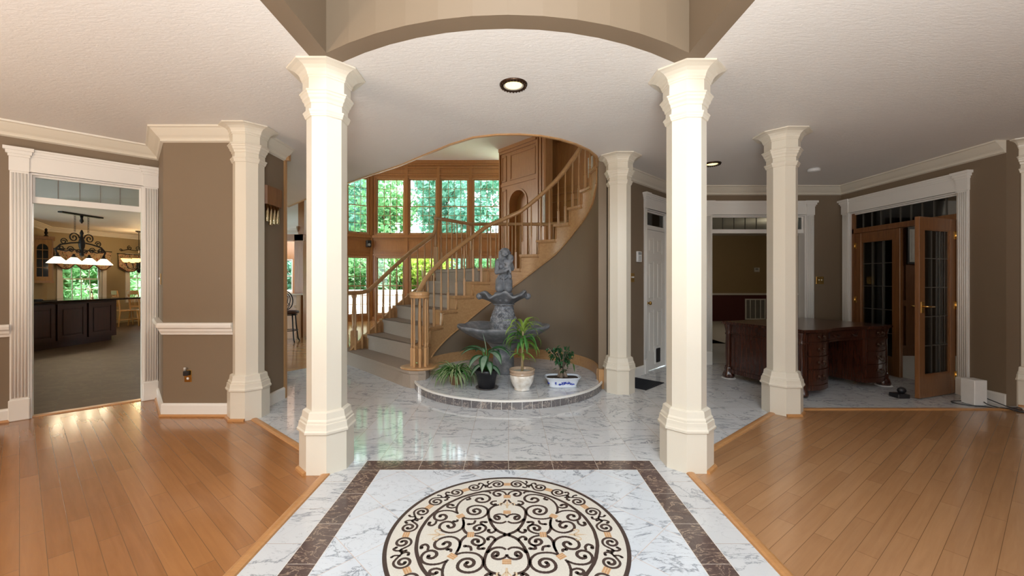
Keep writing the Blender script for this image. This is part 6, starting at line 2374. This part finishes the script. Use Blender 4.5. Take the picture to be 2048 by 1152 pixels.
mb.lathe([(0.01, 1.80), (0.04, 1.86), (0.025, 1.95), (0.05, 2.03), (0.06, 2.12), (0.035, 2.22), (0.02, 2.28), (0.035, 2.33), (0.012, 2.40)], 12, (PXX, 8.88, 0))
for s in (-1, 1):
    scroll(mb, (PXX, 8.88 + s * 0.16, 2.22), 0.11, PI if s > 0 else 0, -s * 1.6, 0.012)
    scroll(mb, (PXX, 8.88 + s * 0.36, 2.12), 0.07, PI if s > 0 else 0, -s * 1.5, 0.010)
    scroll(mb, (PXX, 8.88 + s * 0.22, 1.96), 0.07, 0 if s > 0 else PI, s * 1.5, 0.010)
    scroll(mb, (PXX, 8.88 + s * 0.40, 1.98), 0.055, PI if s > 0 else 0, s * 1.5, 0.010)
    scroll(mb, (PXX, 8.88 + s * 0.07, 1.94), 0.05, 0 if s > 0 else PI, -s * 1.4, 0.009)
mb.build('scroll_frame', IRON, pen)
for y in YS:
    mb = MB()
    mb.lathe([(0.162, 1.660), (0.158, 1.664), (0.10, 1.735), (0.052, 1.788), (0.040, 1.795)], 28, (PXX, y, 0), cap=False)
    sh = mb.build('glass_shade', SHADEW, pen)
    mb = MB()
    mb.lathe([(0.045, 1.785), (0.045, 1.81), (0.024, 1.83), (0.018, 1.87)], 14, (PXX, y, 0))
    mb.build('shade_holder', IRON, sh)
    lamp('pendant_lamp', 'POINT', (PXX, y, 1.69), 7, (1, 0.83, 0.58), (0, 0, 0), 0.05)
cx_, cy_ = -10.75, 11.85
ch = thing('dinette_chandelier', 'dark chandelier with amber shades near the kitchen chairs', 'chandelier', (cx_, cy_, CEIL))
mb = MB()
mb.lathe([(0.02, CEIL - 0.05), (0.075, CEIL - 0.02), (0.08, CEIL)], 20, (cx_, cy_, 0))
mb.tube([(cx_, cy_, CEIL - 0.04), (cx_, cy_, 1.95)], 0.008, 6)
mb.lathe([(0.01, 1.52), (0.05, 1.58), (0.03, 1.66), (0.06, 1.75), (0.03, 1.88), (0.012, 1.96)], 14, (cx_, cy_, 0))
for i in range(5):
    a = 2 * PI * i / 5 + 0.3
    c, s = math.cos(a), math.sin(a)
    mb.tube([(cx_ + 0.03 * c, cy_ + 0.03 * s, 1.74), (cx_ + 0.12 * c, cy_ + 0.12 * s, 1.62), (cx_ + 0.23 * c, cy_ + 0.23 * s, 1.66), (cx_ + 0.28 * c, cy_ + 0.28 * s, 1.80)], 0.012, 6)
    mb.lathe([(0.03, 1.79), (0.045, 1.81), (0.02, 1.82)], 10, (cx_ + 0.28 * c, cy_ + 0.28 * s, 0))
mb.build('iron_arms', IRON, ch)
for i in range(5):
    a = 2 * PI * i / 5 + 0.3
    mb = MB()
    mb.lathe([(0.035, 1.82), (0.07, 1.85), (0.095, 1.90), (0.11, 1.93)], 18, (cx_ + 0.28 * math.cos(a), cy_ + 0.28 * math.sin(a), 0), cap=False)
    mb.build('amber_shade', AMBER, ch)
lamp('chandelier_lamp', 'POINT', (cx_, cy_, 2.1), 24, (1, 0.72, 0.38), (0, 0, 0), 0.1)


def chair(x, y, rz, lab):
    t = thing('dining_chair', lab, 'chair', (x, y, 0), rz, 'golden oak kitchen chairs')
    M = Matrix.Translation((x, y, 0)) @ Matrix.Rotation(rz, 4, 'Z')
    MB(M).bbox(-0.22, 0.22, -0.22, 0.22, 0.43, 0.465, 0.01).build('seat', CHAIROAK, t)
    for sx_ in (-1, 1):
        MB(M).tube([(sx_ * 0.18, -0.18, 0.43), (sx_ * 0.205, -0.205, 0.0)], [0.022, 0.016], 8).build('leg', CHAIROAK, t)
        MB(M).tube([(sx_ * 0.21, 0.24, 0.0), (sx_ * 0.19, 0.20, 0.45), (sx_ * 0.195, 0.235, 0.80), (sx_ * 0.20, 0.27, 1.02)], [0.018, 0.021, 0.018, 0.018], 8).build('rear_leg', CHAIROAK, t)
    mb = MB(M)
    mb.bbox(-0.20, 0.20, 0.250, 0.278, 0.90, 1.02, 0.006)
    mb.build('top_rail', CHAIROAK, t)
    MB(M).bbox(-0.19, 0.19, 0.205, 0.228, 0.54, 0.58, 0.005).build('lower_rail', CHAIROAK, t)
    for i in range(5):
        MB(M).tube([(-0.13 + 0.065 * i, 0.217, 0.57), (-0.13 + 0.065 * i, 0.262, 0.91)], 0.010, 6).build('back_slat', CHAIROAK, t)
    mb = MB(M)
    for z, y_ in ((0.16, -0.195), (0.22, 0.22)):
        mb.tube([(-0.195, y_, z), (0.195, y_, z)], 0.010, 6)
    for s in (-1, 1):
        mb.tube([(s * 0.197, -0.195, 0.19), (s * 0.203, 0.22, 0.19)], 0.010, 6)
    mb.build('stretcher', CHAIROAK, t)


chair(-10.98, 11.72, R(150), 'oak chair seen furthest left through the kitchen doorway')
chair(-10.72, 11.95, R(165), 'oak chair nearest right jamb of the kitchen doorway')

# ------------------------------------------------------------------ outdoors beyond the windows
mb = MB()
mb.box(-60, 60, 14.2, 90, -0.20, -0.12)
struct(mb.build('ground_lawn', plain('lawn_green', (0.12, 0.26, 0.06), 0.9, var=0.3, scale=3)), 'lawn beyond the deck')
mb = MB()
mb.box(-60, -13.2, -10, 14.2, -0.20, -0.12)
struct(mb.build('ground_side_lawn', MATS['lawn_green']), 'lawn beyond the kitchen')
mb = MB()
for i in range(24):
    mb.box(-14, 6, 13.75 + i * 0.14, 13.88 + i * 0.14, -0.10, -0.04)
struct(mb.build('floor_deck', DECK), 'pale deck outside the bay windows')
t = thing('deck_parapet', 'low white boarded parapet of the deck outside bay windows', 'parapet', (-4, 17.0, -0.12))
mb = MB()
mb.box(-12, 3, 16.97, 17.03, -0.12, 0.86)
for i in range(75):
    mb.box(-12 + 0.2 * i, -11.83 + 0.2 * i, 16.95, 16.97, -0.04, 0.84)
mb.build('boards', DECK, t)
MB().bbox(-12.05, 3.05, 16.92, 17.08, 0.86, 0.92, 0.01).build('cap_rail', WHITE, t)


def crown_mesh(seed, n, blobs, leaf):
    rnd = random.Random(seed)
    vs, fs = [], []
    for i in range(n):
        c, r_ = blobs[rnd.randrange(len(blobs))]
        while True:
            p = Vector((rnd.uniform(-1, 1), rnd.uniform(-1, 1), rnd.uniform(-1, 1)))
            if 0.25 < p.length < 1:
                break
        p = p * (0.55 + 0.45 * rnd.random()) * 1.25
        q = Vector((c[0] + p.x * r_[0], c[1] + p.y * r_[1], c[2] + p.z * r_[2]))
        d = Vector((rnd.gauss(0, 1), rnd.gauss(0, 1), rnd.gauss(-.3, .7))).normalized()
        s = d.cross(Vector((rnd.gauss(0, 1), rnd.gauss(0, 1), rnd.gauss(0, 1)))).normalized()
        L_ = leaf * rnd.uniform(.6, 1.3)
        o = len(vs)
        vs += [q - d * L_ * .5, q + s * L_ * .24, q + d * L_ * .5, q - s * L_ * .24]
        fs.append((o, o + 1, o + 2, o + 3))
    me = bpy.data.meshes.new('foliage')
    me.from_pydata([tuple(v_) for v_ in vs], [], fs)
    me.update()
    return me


def trunk_mesh(seed, h):
    rnd = random.Random(seed)
    mb = MB()
    mb.tube([(0, 0, 0), (0.05, 0, h * .3), (-0.03, 0.05, h * .6), (0.02, 0, h * .9)], [0.16, 0.13, 0.09, 0.04], 8)
    for i in range(9):
        a = rnd.uniform(0, 6.28)
        z = h * rnd.uniform(.25, .8)
        L_ = rnd.uniform(.6, 1.4)
        mb.tube([(0, 0, z), (L_ * .5 * math.cos(a), L_ * .5 * math.sin(a), z + L_ * .4), (L_ * math.cos(a), L_ * math.sin(a), z + L_ * .8)], [0.06, 0.04, 0.015], 6)
    me = bpy.data.meshes.new('trunk')
    me.from_pydata([tuple(v_) for v_ in mb.v], [], mb.f)
    me.materials.append(BARK)
    return me


rn = random.Random(21)
TALL = []
for s in range(3):
    bl = [((rn.uniform(-.9, .9), rn.uniform(-.9, .9), rn.uniform(2.2, 7.6)), (rn.uniform(.8, 1.3), rn.uniform(.8, 1.3), rn.uniform(.7, 1.1))) for _ in range(15)]
    TALL.append((crown_mesh(s, 4600, bl, 0.34), trunk_mesh(s, 6.5)))
SHR = []
for s in range(2):
    bl = [((rn.uniform(-.8, .8), rn.uniform(-.5, .5), rn.uniform(.5, 1.9)), (rn.uniform(.5, .8), rn.uniform(.5, .7), rn.uniform(.5, .7))) for _ in range(10)]
    SHR.append((crown_mesh(40 + s, 4200, bl, 0.22), trunk_mesh(9 + s, 1.6)))


def tree(name, lab, cat, grp, meshes, loc, sc, rz, mat):
    t = thing(name, lab, cat, loc, rz, grp)
    t.scale = sc
    for me, nm, mt in ((meshes[0], 'foliage', mat), (meshes[1], 'trunk', None)):
        o = bpy.data.objects.new(nm, me)
        COL.objects.link(o)
        o.parent = t
        if mt is not None:
            if not me.materials:
                me.materials.append(mt)
            o.material_slots[0].link = 'OBJECT'
            o.material_slots[0].material = mt


for i, (x, y, k, s, m_) in enumerate(((-10.6, 21.5, 0, 1.0, TREE1), (-8.3, 23.0, 1, 1.05, TREE2), (-6.1, 21.0, 2, 0.95, TREE1), (-3.9, 23.5, 0, 1.1, TREE2), (-1.7, 21.8, 1, 1.0, TREE2), (0.6, 23.0, 2, 1.1, TREE1), (-4.6, 28.5, 1, 1.2, TREE2), (-10.4, 28.5, 2, 1.2, TREE2))):
    tree('leafy_tree', 'tall leafy tree filling the bay windows', 'tree', 'trees beyond the bay windows', TALL[k], (x, y, -0.12), (s, s, s), i * 1.3, m_)
for i, (x, y, k, m_) in enumerate(((-9.4, 18.8, 0, TREE2), (-7.5, 18.6, 1, TREE1), (-5.6, 18.9, 0, TREE1), (-3.8, 18.5, 1, TREE3), (-2.1, 18.9, 0, TREE2), (-0.5, 18.7, 1, TREE1), (1.2, 18.9, 0, TREE2))):
    tree('garden_shrub', 'bushy green shrub behind the white parapet', 'shrub', 'shrubs behind the parapet', SHR[k], (x, y, -0.12), (1.15, 1, 1.2), i * 0.9, m_)
for i, (x, y, k, m_) in enumerate(((-17.5, 12.0, 0, TREE1), (-16.6, 14.4, 1, TREE1), (-18.2, 16.4, 2, TREE1), (-19.5, 13.6, 1, TREE2))):
    tree('leafy_tree', 'tall leafy tree outside the kitchen windows', 'tree', 'trees outside the kitchen', TALL[k], (x, y, -0.12), (1, 1, 0.8), i * 1.7, m_)
for i, (x, y, k, m_) in enumerate(((-15.8, 11.8, 0, TREE1), (-15.9, 13.9, 1, TREE1), (-15.6, 16.0, 0, TREE1))):
    tree('garden_shrub', 'bushy bright shrub outside the kitchen windows', 'shrub', 'shrubs outside the kitchen', SHR[k], (x, y, -0.12), (1, 1, 1.15), i * 1.1, m_)
